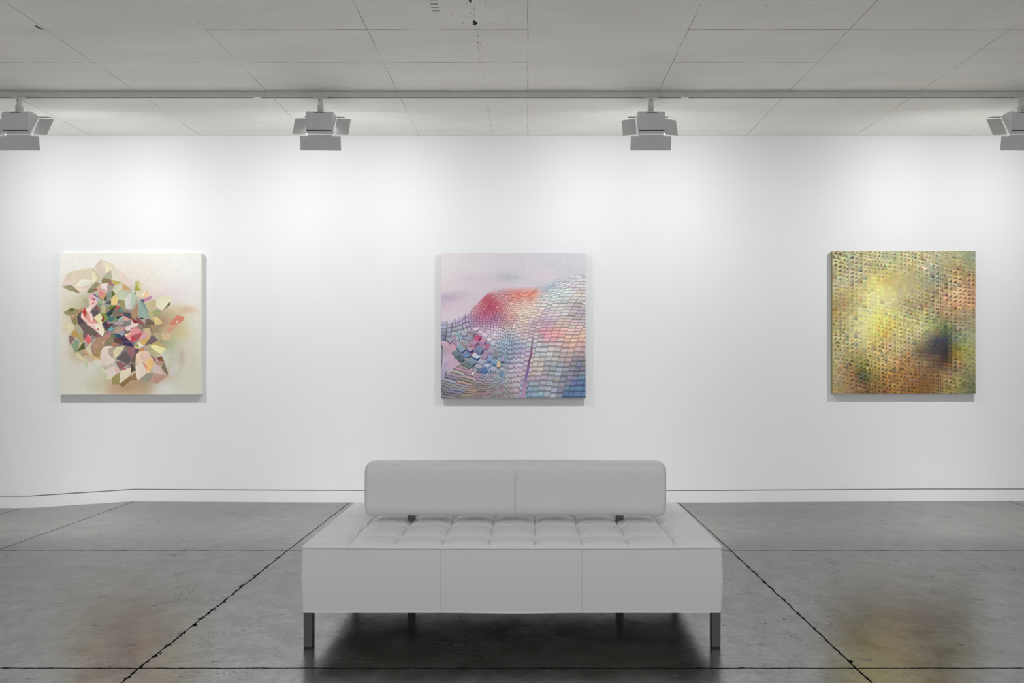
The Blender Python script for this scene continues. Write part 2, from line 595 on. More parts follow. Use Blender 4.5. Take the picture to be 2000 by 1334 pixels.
def spotlight(i):
    x = px(SX[i], 200, 5.578)[0]
    t = tag(empty('track_spotlight', (x, BY, HZ)), LAB[i], 'spotlight', 'barn-door spotlights on the ceiling track')
    a = math.radians(PAN[i])                # turned about its stem
    t.rotation_euler = (0, 0, a)
    t.location = (x + (5.578 - BY) * math.sin(a), 5.578 - (5.578 - BY) * math.cos(a), HZ)
    b = MB()
    shell(b, PROF, HW, 0.003)
    b.build('housing', M_metal, t, bevel=0.0006)
    for s in (-1, 1):                      # end plates
        b = MB()
        pts = [(0.0, 0.026), (0.003, 0.021), (0.034, 0.0)] + [(d, h) for d, h in PROF[::-1]]
        k = len(pts)
        x0, x1 = s * HW, s * (HW + 0.004)
        vs = [(x0, d, h) for d, h in pts] + [(x1, d, h) for d, h in pts]
        fs = [tuple(range(k)) if s < 0 else tuple(range(k))[::-1], tuple(range(k, 2 * k))[::-1] if s < 0 else tuple(range(k, 2 * k))]
        fs += [(j, (j + 1) % k, k + (j + 1) % k, k + j) for j in range(k)]
        b.add(vs, fs)
        for d, h in ((0.014, 0.166), (0.116, 0.168), (0.014, 0.03)):
            b.cyl((x1 - s * 0.001, d, h), (x1 + s * 0.0015, d, h), 0.0025, 8)
        b.build('end_plate', M_metal, t)
    b = MB()
    shell(b, LIP[::-1], HW, 0.003)
    b.build('front_lip', M_metal, t)
    b = MB()
    b.box(-HW + 0.002, HW - 0.002, 0.0035, 0.006, 0.016, 0.034)
    b.build('lip_gap_blocker', M_black, t)  # added black strip, keeps lens light out of the lip gap
    b = MB()                               # vent slots on the rounded top
    for k in range(9):
        xx = -0.038 + k * 0.0095
        b.add([(xx - 0.0036, 0.0022, 0.1635), (xx + 0.0036, 0.0022, 0.1635), (xx + 0.0036, 0.0088, 0.1742), (xx - 0.0036, 0.0088, 0.1742)], [(0, 1, 2, 3)])
    o = b.build('vent_slot', M_black, t)
    o['label'] = 'row of small dark vent slots'
    b = MB()                               # reflector and lens just behind the opening
    c = Vector((0, 0.079, 0.087)) - N * 0.010
    plate(b, c, (1, 0, 0), U, [(-HW + 0.006, -0.086), (HW - 0.006, -0.086), (HW - 0.006, 0.086), (-HW + 0.006, 0.086)], 0.003)
    o = b.build('lens', M_glass, t)
    o['label'] = 'glowing white lens'
    # adapter, stem and yoke
    SYL = 5.578 - BY
    top = TZ - HZ
    b = MB()
    b.box(-0.056, 0.056, SYL - 0.015, SYL + 0.015, top - 0.007, top - 0.0002)
    b.build('track_adapter', M_lighttrim, t, bevel=0.001)
    b = MB()
    b.cyl((0, SYL, 0.225), (0, SYL, top - 0.006), 0.0185, 20)
    b.cyl((0, SYL, top - 0.038), (0, SYL, top - 0.034), 0.0200, 20)
    b.box(-0.021, -0.010, SYL - 0.018, SYL + 0.018, 0.178, 0.236)
    b.box(0.006, 0.021, SYL - 0.018, SYL + 0.018, 0.178, 0.236)
    b.box(-0.010, 0.006, SYL - 0.014, SYL + 0.014, 0.178, 0.230)
    b.cyl((-0.024, SYL, 0.212), (0.024, SYL, 0.212), 0.009, 16)
    b.build('stem', M_lighttrim, t, bevel=0.0008)
    b = MB()
    b.cyl((0, SYL - 0.0215, top - 0.028), (0, SYL - 0.017, top - 0.028), 0.0032, 10)
    b.build('screw', M_black, t)
    b = MB()
    b.box(-0.007, 0.007, SYL - 0.0195, SYL - 0.0175, 0.196, 0.199)
    b.build('clip', M_black, t)
    # barn doors
    hw = HW + 0.006
    oc = Vector((0, 0.080, 0.087)) + N * 0.003
    for s, fold in ((-1, FOLD[i][0]), (1, FOLD[i][1])):
        a = math.radians(fold)
        ex = Vector((s * math.cos(a), 0, 0)) + N * math.sin(a)
        b = MB()
        plate(b, oc + Vector((s * hw, 0, 0)), ex, U, [(0.004, -0.092), (0.118, -0.092), (0.118, 0.082), (0.004, 0.082)], 0.0016)
        b.build('side_barn_door', M_door, t)
    w2 = HW + 0.061
    bd = Vector((0, 0.16, -0.987)).normalized()
    b = MB()
    plate(b, Vector((0, 0.038, -0.006)), (1, 0, 0), bd,
          [(-HW + 0.008, 0.0), (HW - 0.008, 0.0), (HW + 0.0, 0.011), (w2, 0.011), (w2, 0.120), (-w2, 0.120), (-w2, 0.011), (-HW, 0.011)], 0.0016)
    b.build('bottom_barn_door', M_door, t)
    td = Vector((0, math.cos(math.radians(14)), math.sin(math.radians(14))))
    b = MB()
    plate(b, Vector((0, 0.128, 0.177)), (1, 0, 0), td,
          [(-HW, 0.0), (HW, 0.0), (HW + 0.01, 0.012), (w2, 0.012), (w2, 0.105), (-w2, 0.105), (-w2, 0.012), (-HW - 0.01, 0.012)], 0.0016)
    o = b.build('top_barn_door', M_black, t)
    o['label'] = 'black upper flap seen edge-on'
    for s in (-1, 1):                      # hinge knuckles at the corners
        b = MB()
        b.cyl((s * (hw - 0.004), 0.040, 0.000), (s * (hw + 0.004), 0.042, -0.003), 0.0035, 8)
        b.build('hinge', M_metal, t)
        b = MB()
        b.cyl((s * (hw - 0.004), 0.128, 0.170), (s * (hw + 0.004), 0.130, 0.168), 0.004, 8)
        b.build('hinge', M_lighttrim, t)
    l2 = ld.copy()
    l2.energy = LAMP_POWER * GAIN[i]
    lo = bpy.data.objects.new('lamp_tube', l2)
    COL.objects.link(lo)
    lo.parent = t
    p = Vector((0, 0.079, 0.087)) + N * 0.004
    lo.location = p
    aim = Vector((0, math.cos(math.radians(AIM)), -math.sin(math.radians(AIM))))
    lo.rotation_euler = aim.to_track_quat('-Z', 'Y').to_euler()
    return t


AIM = 54
for i in range(4):
    spotlight(i)
# ---------------------------------------------------------------- bench
def leather():
    m = mat('white_leather', LEATHER, rough=0.42, spec=0.4)
    t = NT(m)
    g = t.n('ShaderNodeTexCoord')
    P = g.outputs['Object']
    v = t.n('ShaderNodeTexVoronoi', feature='DISTANCE_TO_EDGE')
    t.link(P, v.inputs['Vector'])
    v.inputs['Scale'].default_value = 350
    h = t.m('ADD', t.m('MULTIPLY', v.outputs['Distance'], 0.5), t.m('MULTIPLY', t.noise(P, 14, 4, 0.6), 6.0))
    t.bump(h, 0.12, 0.0012)
    return m


LEATHER = (0.75, 0.75, 0.755, 1)
M_leather = leather()
M_thread = mat('seam_thread', (0.60, 0.60, 0.60, 1), rough=0.7)  # grey thread of the bench seams
M_leg = mat('brushed_dark_steel', (0.16, 0.16, 0.165, 1), rough=0.38, metal=0.8)
M_foot = mat('black_foot', (0.01, 0.01, 0.01, 1), rough=0.5)
M_under = mat('black_lining', (0.02, 0.02, 0.02, 1), rough=0.9)

BX, BF, BD, BW = -0.0757, 3.257, 0.956, 2.008      # centre X, front Y, depth, width
ZB, ZT = 0.1745, 0.486
bench = tag(empty('bench', (BX, BF + BD / 2, 0)),
            'white leather backed bench with tufted seat and dark metal legs on the concrete floor', 'bench')
OY = BD / 2


def bpart(mb, name, m, **kw):
    return mb.build(name, m, bench, **kw)


HWB = BW / 2
# tufted seat top
NXs, NYs = 640, 240
gx = np.linspace(-HWB, HWB, NXs)
gy = np.linspace(-OY, OY, NYs)
X2, Y2 = np.meshgrid(gx, gy)
cs = BW / 9
uu = (X2 + HWB) / cs
rows = [-OY + 0.14, -OY + 0.365, -OY + 0.59, -OY + 0.815]
du = np.abs(uu - np.round(uu)) * cs                    # distance to column seam
du = np.where((np.round(uu) < 0.5) | (np.round(uu) > 8.5), 0.5 * cs, du)
dr = np.min([np.abs(Y2 - r) for r in rows], axis=0)
dr_c = np.minimum(dr, 0.1125)
du_c = np.minimum(du, cs / 2)
px_ = 1 - (1 - du_c / (cs / 2)) ** 2.6
py_ = 1 - (1 - dr_c / 0.1125) ** 2.6
dbx = np.hypot(du, dr)
edge = np.minimum(HWB - np.abs(X2), OY - np.abs(Y2))
H = 0.024 * (0.30 + 0.70 * px_) * (0.45 + 0.55 * py_)
inner = np.clip(edge / 0.14, 0, 1)
H *= (0.45 + 0.55 * inner)
H -= 0.021 * np.exp(-(dbx / 0.021) ** 2)
H -= 0.0085 * np.exp(-(du / 0.0038) ** 2) * np.clip(edge / 0.05, 0.2, 1)
H -= 0.0022 * np.exp(-(dr / 0.006) ** 2) * (edge < 2)
# pulled wrinkles running out of every button
ang = np.arctan2(dr, du + 1e-6)
rs = np.random.RandomState(4)
ph = np.sin(uu * 3.1 + Y2 * 9) * 2
H += 0.0030 * np.exp(-((dbx - 0.045) / 0.032) ** 2) * np.sin(ang * 9 + ph)
R = 0.030
e = np.clip(edge, 0, R)
H += -(R * 0.8) * (1 - np.sqrt(np.clip(1 - (1 - e / R) ** 2, 0, 1)))
H += 0.006
# the outline is a hair rounded at the corners
Z2 = ZT + H
Z2[edge < 1e-6] = ZT - 0.006
vs = np.stack([X2.ravel(), Y2.ravel(), Z2.ravel()], 1)
fs = [(j * NXs + i, j * NXs + i + 1, (j + 1) * NXs + i + 1, (j + 1) * NXs + i) for j in range(NYs - 1) for i in range(NXs - 1)]
mesh('seat_cushion', vs.tolist(), fs, M_leather, bench, smooth=True)


def loop_rect(hx, hy, r, n=6):
    pts = []
    for cx, cy, a0 in ((hx - r, hy - r, 0), (-hx + r, hy - r, 90), (-hx + r, -hy + r, 180), (hx - r, -hy + r, 270)):
        for k in range(n + 1):
            a = math.radians(a0 + 90 * k / n)
            pts.append((cx + r * math.cos(a), cy + r * math.sin(a)))
    return pts


def dense(pts, step=0.02):
    out = []
    m = len(pts)
    for i in range(m):
        a, c = Vector(pts[i]), Vector(pts[(i + 1) % m])
        k = max(1, int((c - a).length / step))
        for q in range(k):
            out.append(tuple(a + (c - a) * q / k))
    return out


# upholstered box below the seat: slightly bulging, with panel seams
base_loop = dense(loop_rect(HWB, OY, 0.018))
zs = [ZB, ZB + 0.002, ZB + 0.006, ZB + 0.014, ZB + 0.03] + list(np.linspace(ZB + 0.05, ZT - 0.03, 10)) + [ZT - 0.012, ZT - 0.004, ZT]
seams = [px(861, 1130, BF)[0] - BX, px(1137, 1130, BF)[0] - BX]
v, f = [], []
L = len(base_loop)
for zi, z in enumerate(zs):
    tt = (z - ZB) / (ZT - ZB)
    bul = 0.006 * math.sin(math.pi * min(max(tt, 0), 1))
    if tt < 0.02:
        bul -= 0.0025 * (1 - max(tt, 0) / 0.02) ** 2
    for (x, y) in base_loop:
        sx = 1 + bul / HWB
        xx, yy = x * sx, y + math.copysign(bul, y) * (1 if abs(y) > OY - 0.03 else abs(y) / OY)
        zz = z
        if tt > 0.9 and y < -OY + 0.03:      # top seam sags a little between the corners
            zz -= 0.006 * max(0.0, 1 - (x / HWB) ** 4)
        if tt < 0.1:
            zz -= 0.0035 * max(0.0, math.cos(x / HWB * math.pi * 1.5)) ** 2
        v.append((xx, yy, zz))
for j in range(len(zs) - 1):
    for i in range(L):
        f.append((j * L + i, j * L + (i + 1) % L, (j + 1) * L + (i + 1) % L, (j + 1) * L + i))
q = len(v)                                   # underside with its own corners, so that the edge stays crisp
v += v[:L]
f.append(tuple(range(q, q + L))[::-1])
mesh('seat_box', v, f, M_leather, bench, smooth=True)
b = MB()
pl = [(x * 1.001, y * 1.001, ZT - 0.001 - (0.006 * max(0.0, 1 - (x / HWB) ** 4) if y < -OY + 0.03 else 0)) for x, y in base_loop]
b.tube(pl + [pl[0]], 0.0035, 6)
bpart(b, 'piping', M_leather, smooth=True)
for sx in seams:
    b = MB()
    pts = []
    for z in zs[2:-1]:
        tt = (z - ZB) / (ZT - ZB)
        pts.append((sx, -OY - 0.0062 * math.sin(math.pi * tt) - 0.0002, z - (0.006 if tt > 0.9 else 0)))
    b.tube(pts, 0.0012, 5)
    bpart(b, 'panel_seam', M_thread)
b = MB()
b.box(-HWB + 0.03, HWB - 0.03, -OY + 0.03, OY - 0.03, ZB - 0.006, ZB - 0.0025)
bpart(b, 'underside', M_under)

# corner legs
LW = 0.0415
for sx in (-1, 1):
    for sy in (-1, 1):
        xo = sx * (HWB - 0.006)
        yo = sy * (OY - 0.008)
        xa, xb = sorted((xo, xo - sx * LW))
        ya, yb = sorted((yo, yo - sy * LW))
        b = MB()
        b.box(xa, xb, ya, yb, 0.006, ZB + 0.02)
        o = bpart(b, 'leg', M_leg, bevel=0.002)
        b = MB()
        b.box(xa + 0.001, xb - 0.001, ya + 0.001, yb - 0.001, -0.0005, 0.0065)
        b.build('foot', M_foot, o)
# posts that carry the backrest, standing on the floor behind
PX = [px(804, 1200, 3.733)[0] - BX, px(1210, 1200, 3.733)[0] - BX]
for x in PX:
    b = MB()
    b.box(x - 0.0195, x + 0.0195, -0.0195, 0.0195, 0, 0.60)
    bpart(b, 'backrest_post', M_leg, bevel=0.002)

# backrest: a long softly bulging cushion
RW, RZ0, RZ1, RY0, RY1 = 0.811, 0.543, 0.828, -0.105, 0.070
RX = px(1006.5, 950, 3.63)[0] - BX
n1, n2 = 160, 44


def rest_profile(k, m):
    """closed section in (y, z)"""
    q = 4.6 if True else 2
    a = 2 * math.pi * k / m
    c, s = math.cos(a), math.sin(a)
    y = math.copysign(abs(c) ** (2 / q), c)
    z = math.copysign(abs(s) ** (2 / q), s)
    return y, z


m = 72
v, f = [], []
hy, hz = (RY1 - RY0) / 2, (RZ1 - RZ0) / 2
cy, cz = (RY0 + RY1) / 2, (RZ0 + RZ1) / 2
st = []
for i in range(n1 + 1):
    u = -1 + 2 * i / n1
    st.append(math.copysign(1 - (1 - abs(u)) ** 1.6, u))
for u in st:
    au = abs(u)
    dist = (1 - au) * RW                    # distance from the end
    r = 0.055
    kz = 1 - (0.0 if dist > r else 0.21 * (1 - math.sqrt(max(0.0, 1 - (1 - dist / r) ** 2))))
    ry = 0.03
    ky = 1 - (0.0 if dist > ry else 0.55 * (1 - math.sqrt(max(0.0, 1 - (1 - dist / ry) ** 2))))
    for k in range(m):
        y, z = rest_profile(k, m)
        yy = cy + hy * y * ky
        zz = cz + hz * z * kz
        if z > 0:
            zz += 0.004 * (1 - u * u)
        if z < 0:
            zz -= 0.004 * au ** 6
        # centre seam
        yy += math.copysign(0.0012, -y) * math.exp(-((u * RW) / 0.004) ** 2)
        v.append((RX + u * RW, yy, zz))
for i in range(n1):
    for k in range(m):
        f.append((i * m + k, (i + 1) * m + k, (i + 1) * m + (k + 1) % m, i * m + (k + 1) % m))
f.append(tuple(range(m)))
f.append(tuple(range(n1 * m, (n1 + 1) * m))[::-1])
rest = mesh('backrest', v, f, M_leather, bench, smooth=True)


def rest_front(x, z):
    t = min(1.0, abs(z - cz) / hz)
    return cy - hy * (1 - t ** 4.6) ** (1 / 4.6)


for dx in (-0.008, 0.008):
    b = MB()
    b.tube([(RX + dx, rest_front(0, z) + 0.0004, z) for z in np.linspace(RZ0 + 0.004, RZ1 - 0.0008, 40)], 0.0016, 5)
    b.build('centre_seam', M_leather, rest, smooth=True)
b = MB()
b.tube([(RX, rest_front(0, z) + 0.0008, z) for z in np.linspace(RZ0 + 0.004, RZ1 - 0.0008, 40)], 0.0014, 5)
b.build('centre_seam', M_thread, rest)
for s in (-1, 1):                            # piping round both ends
    b = MB()
    ring = []
    dist = 0.020
    kz = 1 - 0.21 * (1 - math.sqrt(1 - (1 - dist / 0.055) ** 2))
    ky = 1 - 0.55 * (1 - math.sqrt(1 - (1 - dist / 0.03) ** 2))
    for k in range(m + 1):
        y, z = rest_profile(k % m, m)
        ring.append((RX + s * (RW - dist), cy + hy * y * ky * 1.012, cz + hz * z * kz * 1.006))
    b.tube(ring, 0.0028, 6)
    b.build('end_piping', M_leather, rest, smooth=True)
# ---------------------------------------------------------------- paintings
CK = 1.0


def srgb_arr(a):
    a = np.asarray(a, float) / 255.0
    return np.where(a <= 0.04045, a / 12.92, ((a + 0.055) / 1.055) ** 2.4)


def paint_material(name):
    m = mat(name, rough=0.55, spec=0.3)
    t = NT(m)
    a = t.n('ShaderNodeVertexColor')
    a.layer_name = 'paint'
    g = t.n('ShaderNodeNewGeometry')
    P = g.outputs['Position']
    # brushed unevenness of the pigment
    f = t.ramp(t.noise(P, 30, 4, 0.7), 0.25, 0.75, -0.04, 0.04)
    hv = t.n('ShaderNodeHueSaturation')
    t.link(a.outputs['Color'], hv.inputs['Color'])
    t.link(t.m('ADD', f, 1.0), hv.inputs['Value'])
    t.link(hv.outputs['Color'], t.b.inputs['Base Color'])
    t.bump(t.noise(P, 400, 2), 0.15, 0.0005)
    return m


class Art:
    """flat painted surface made of coloured facets; u, v run 0..1 from the top left corner"""
    def __init__(self):
        self.v, self.f, self.c, self.auto = [], [], [], 0.5

    def bg(self, n, fn):
        g = np.linspace(0, 1, n)
        U_, V_ = np.meshgrid(g, g)
        C = fn(U_, V_)
        base = len(self.v)
        for j in range(n):
            for i in range(n):
                self.v.append((g[i], g[j], 0))
        for j in range(n - 1):
            for i in range(n - 1):
                q = (j * n + i, (j + 1) * n + i, (j + 1) * n + i + 1, j * n + i + 1)
                self.f.append(tuple(base + a for a in q))
                self.c.append([C[a // n, a % n] for a in q])

    def poly(self, pts, col, cols=None, k=None):
        pts = [(min(1, max(0, a)), min(1, max(0, c))) for a, c in pts]
        ar = sum(pts[i][0] * pts[(i + 1) % len(pts)][1] - pts[(i + 1) % len(pts)][0] * pts[i][1] for i in range(len(pts)))
        if abs(ar) < 1e-7:
            return
        if ar > 0:
            pts = pts[::-1]
            if cols is not None:
                cols = cols[::-1]
        if k is None:
            self.auto += 0.012
            k = self.auto
        n = len(self.v)
        self.v += [(a, c, k) for a, c in pts]
        self.f.append(tuple(range(n, n + len(pts))))
        self.c.append(cols if cols is not None else [col] * len(pts))

    def build(self, name, rect, Yf, material, parent):
        x0, y0, x1, y1 = rect
        X0, Z0 = px(x0, y0, Yf)
        X1, Z1 = px(x1, y1, Yf)
        ox, oy, oz = parent.location
        dz = 0.00015         # thickness of one coat of paint
        vs = [(X0 + (X1 - X0) * a - ox, Yf - 0.0006 - k * dz - oy, Z0 + (Z1 - Z0) * c - oz) for a, c, k in self.v]
        o = mesh(name, vs, self.f, material, parent)
        ca = o.data.color_attributes.new('paint', 'FLOAT_COLOR', 'CORNER')
        flat = np.array([list(c) for fc in self.c for c in fc], float)
        flat = np.clip(srgb_arr(flat) * CK, 0, 1)
        flat = np.hstack([flat, np.ones((len(flat), 1))])
        ca.data.foreach_set('color', flat.ravel())
        return o


def gauss_field(base, blobs):
    def fn(U_, V_):
        C = np.zeros(U_.shape + (3,)) + np.array(base, float)
        for (cx, cy, rx, ry, col, al) in blobs:
            w = al * np.exp(-(((U_ - cx) / rx) ** 2 + ((V_ - cy) / ry) ** 2))
            C = C * (1 - w[..., None]) + np.array(col, float) * w[..., None]
        return C
    return fn


def painting(rect, label, art, side, group='square canvases on the picture wall'):
    th = 0.036
    Yf = D - th
    x0, y0, x1, y1 = rect
    X0, Z0 = px(x0, y0, Yf)
    X1, Z1 = px(x1, y1, Yf)
    t = tag(empty('painting', ((X0 + X1) / 2, D, Z1)), label, 'painting', group)
    b = MB()
    b.box(X0 - t.location.x, X1 - t.location.x, -th, -0.0015, 0, Z0 - Z1)
    o = b.build('canvas', side, t, bevel=0.0015)
    art.build('painted_face', rect, Yf, paint_material('paint_' + t.name.replace('.', '_')), t)
    return t


rnd = random.Random(7)

# ----- left: faceted petals on cream
A1 = Art()
R1 = (116.5, 494.3, 393.2, 770.8)
BL1 = [
    (0.1, 0.9, .35, .3, (221, 218, 205), .8), (0.9, 0.85, .3, .35, (214, 211, 192), .8), (0.9, 0.1, .4, .3, (234, 233, 229), .8),  # lower left blob: dimmer light painted into the cream ground
    (0.0, 0.1, .3, .3, (236, 234, 228), .6), (0.55, 0.12, .2, .08, (230, 218, 208), .6),
    (0.25, 0.18, .16, .05, (226, 208, 192), .8), (0.05, .33, .06, .1, (225, 216, 200), .7),
    (0.22, 0.36, .13, .11, (196, 188, 146), .8), (0.28, 0.38, .07, .08, (162, 150, 112), .6), (0.10, .42, .08, .08, (210, 204, 170), .7),
    (0.62, 0.30, .13, .09, (232, 214, 200), .6), (0.78, 0.28, .13, .07, (226, 211, 214), .75), (0.86, 0.27, .07, .05, (230, 224, 224), .5),
    (0.62, 0.20, .08, .08, (228, 224, 208), .6), (0.66, 0.37, .10, .05, (204, 176, 160), .5),
    (0.80, 0.42, .12, .06, (214, 200, 160), .75), (0.9, 0.40, .07, .025, (212, 168, 140), .6), (0.78, 0.46, .10, .05, (196, 184, 134), .6),
    (0.70, 0.50, .09, .10, (160, 130, 100), .85), (0.62, 0.55, .10, .07, (140, 112, 92), .8), (0.80, 0.52, .06, .05, (206, 140, 116), .7),
    (0.86, 0.55, .07, .07, (204, 194, 134), .6), (0.78, 0.58, .10, .06, (206, 192, 140), .7), (0.72, 0.63, .07, .05, (150, 138, 104), .6),
    (0.80, 0.70, .06, .10, (186, 192, 166), .6), (0.78, 0.65, .05, .03, (168, 180, 130), .6), (0.88, 0.72, .07, .08, (218, 206, 190), .6),
    (0.80, 0.84, .05, .10, (196, 200, 168), .6), (0.86, 0.73, .02, .06, (170, 150, 130), .4),
    (0.25, 0.70, .13, .055, (202, 162, 96), .95), (0.12, 0.70, .05, .09, (206, 192, 160), .7), (0.30, 0.72, .07, .04, (196, 158, 92), .8),
    (0.20, 0.82, .1, .05, (222, 218, 212), .5), (0.46, 0.95, .12, .06, (188, 150, 108), .9), (0.55, 0.93, .10, .07, (186, 158, 118), .9),
    (0.38, 0.95, .05, .06, (206, 160, 136), .8), (0.60, 0.97, .06, .04, (190, 170, 140), .7), (0.64, 0.89, .05, .05, (160, 132, 104), .7),
    (0.70, 0.93, .05, .05, (214, 200, 186), .6), (0.76, 0.95, .07, .07, (224, 228, 220), .8), (0.72, 0.86, .07, .05, (204, 160, 140), .7),
    (0.27, 0.93, .09, .06, (202, 198, 166), .8), (0.30, 0.83, .05, .05, (204, 198, 172), .6), (0.33, 0.88, .03, .05, (190, 186, 140), .6),
    (0.30, 0.50, .14, .16, (120, 104, 96), .9), (0.45, 0.45, .13, .15, (128, 126, 112), .95), (0.45, 0.60, .13, .12, (112, 96, 96), .9),
    (0.42, 0.30, .12, .08, (168, 156, 130), .8), (0.14, 0.58, .06, .10, (190, 178, 136), .7), (0.16, 0.50, .06, .05, (160, 140, 100), .8),
    (0.06, 0.52, .05, .06, (220, 210, 180), .7), (.52, .74, .11, .10, (116, 100, 94), .85)]
A1.bg(150, gauss_field((231, 228, 220), BL1))
Q = {1: (116, 494), 2: (256, 494), 3: (116, 632), 4: (256, 632)}
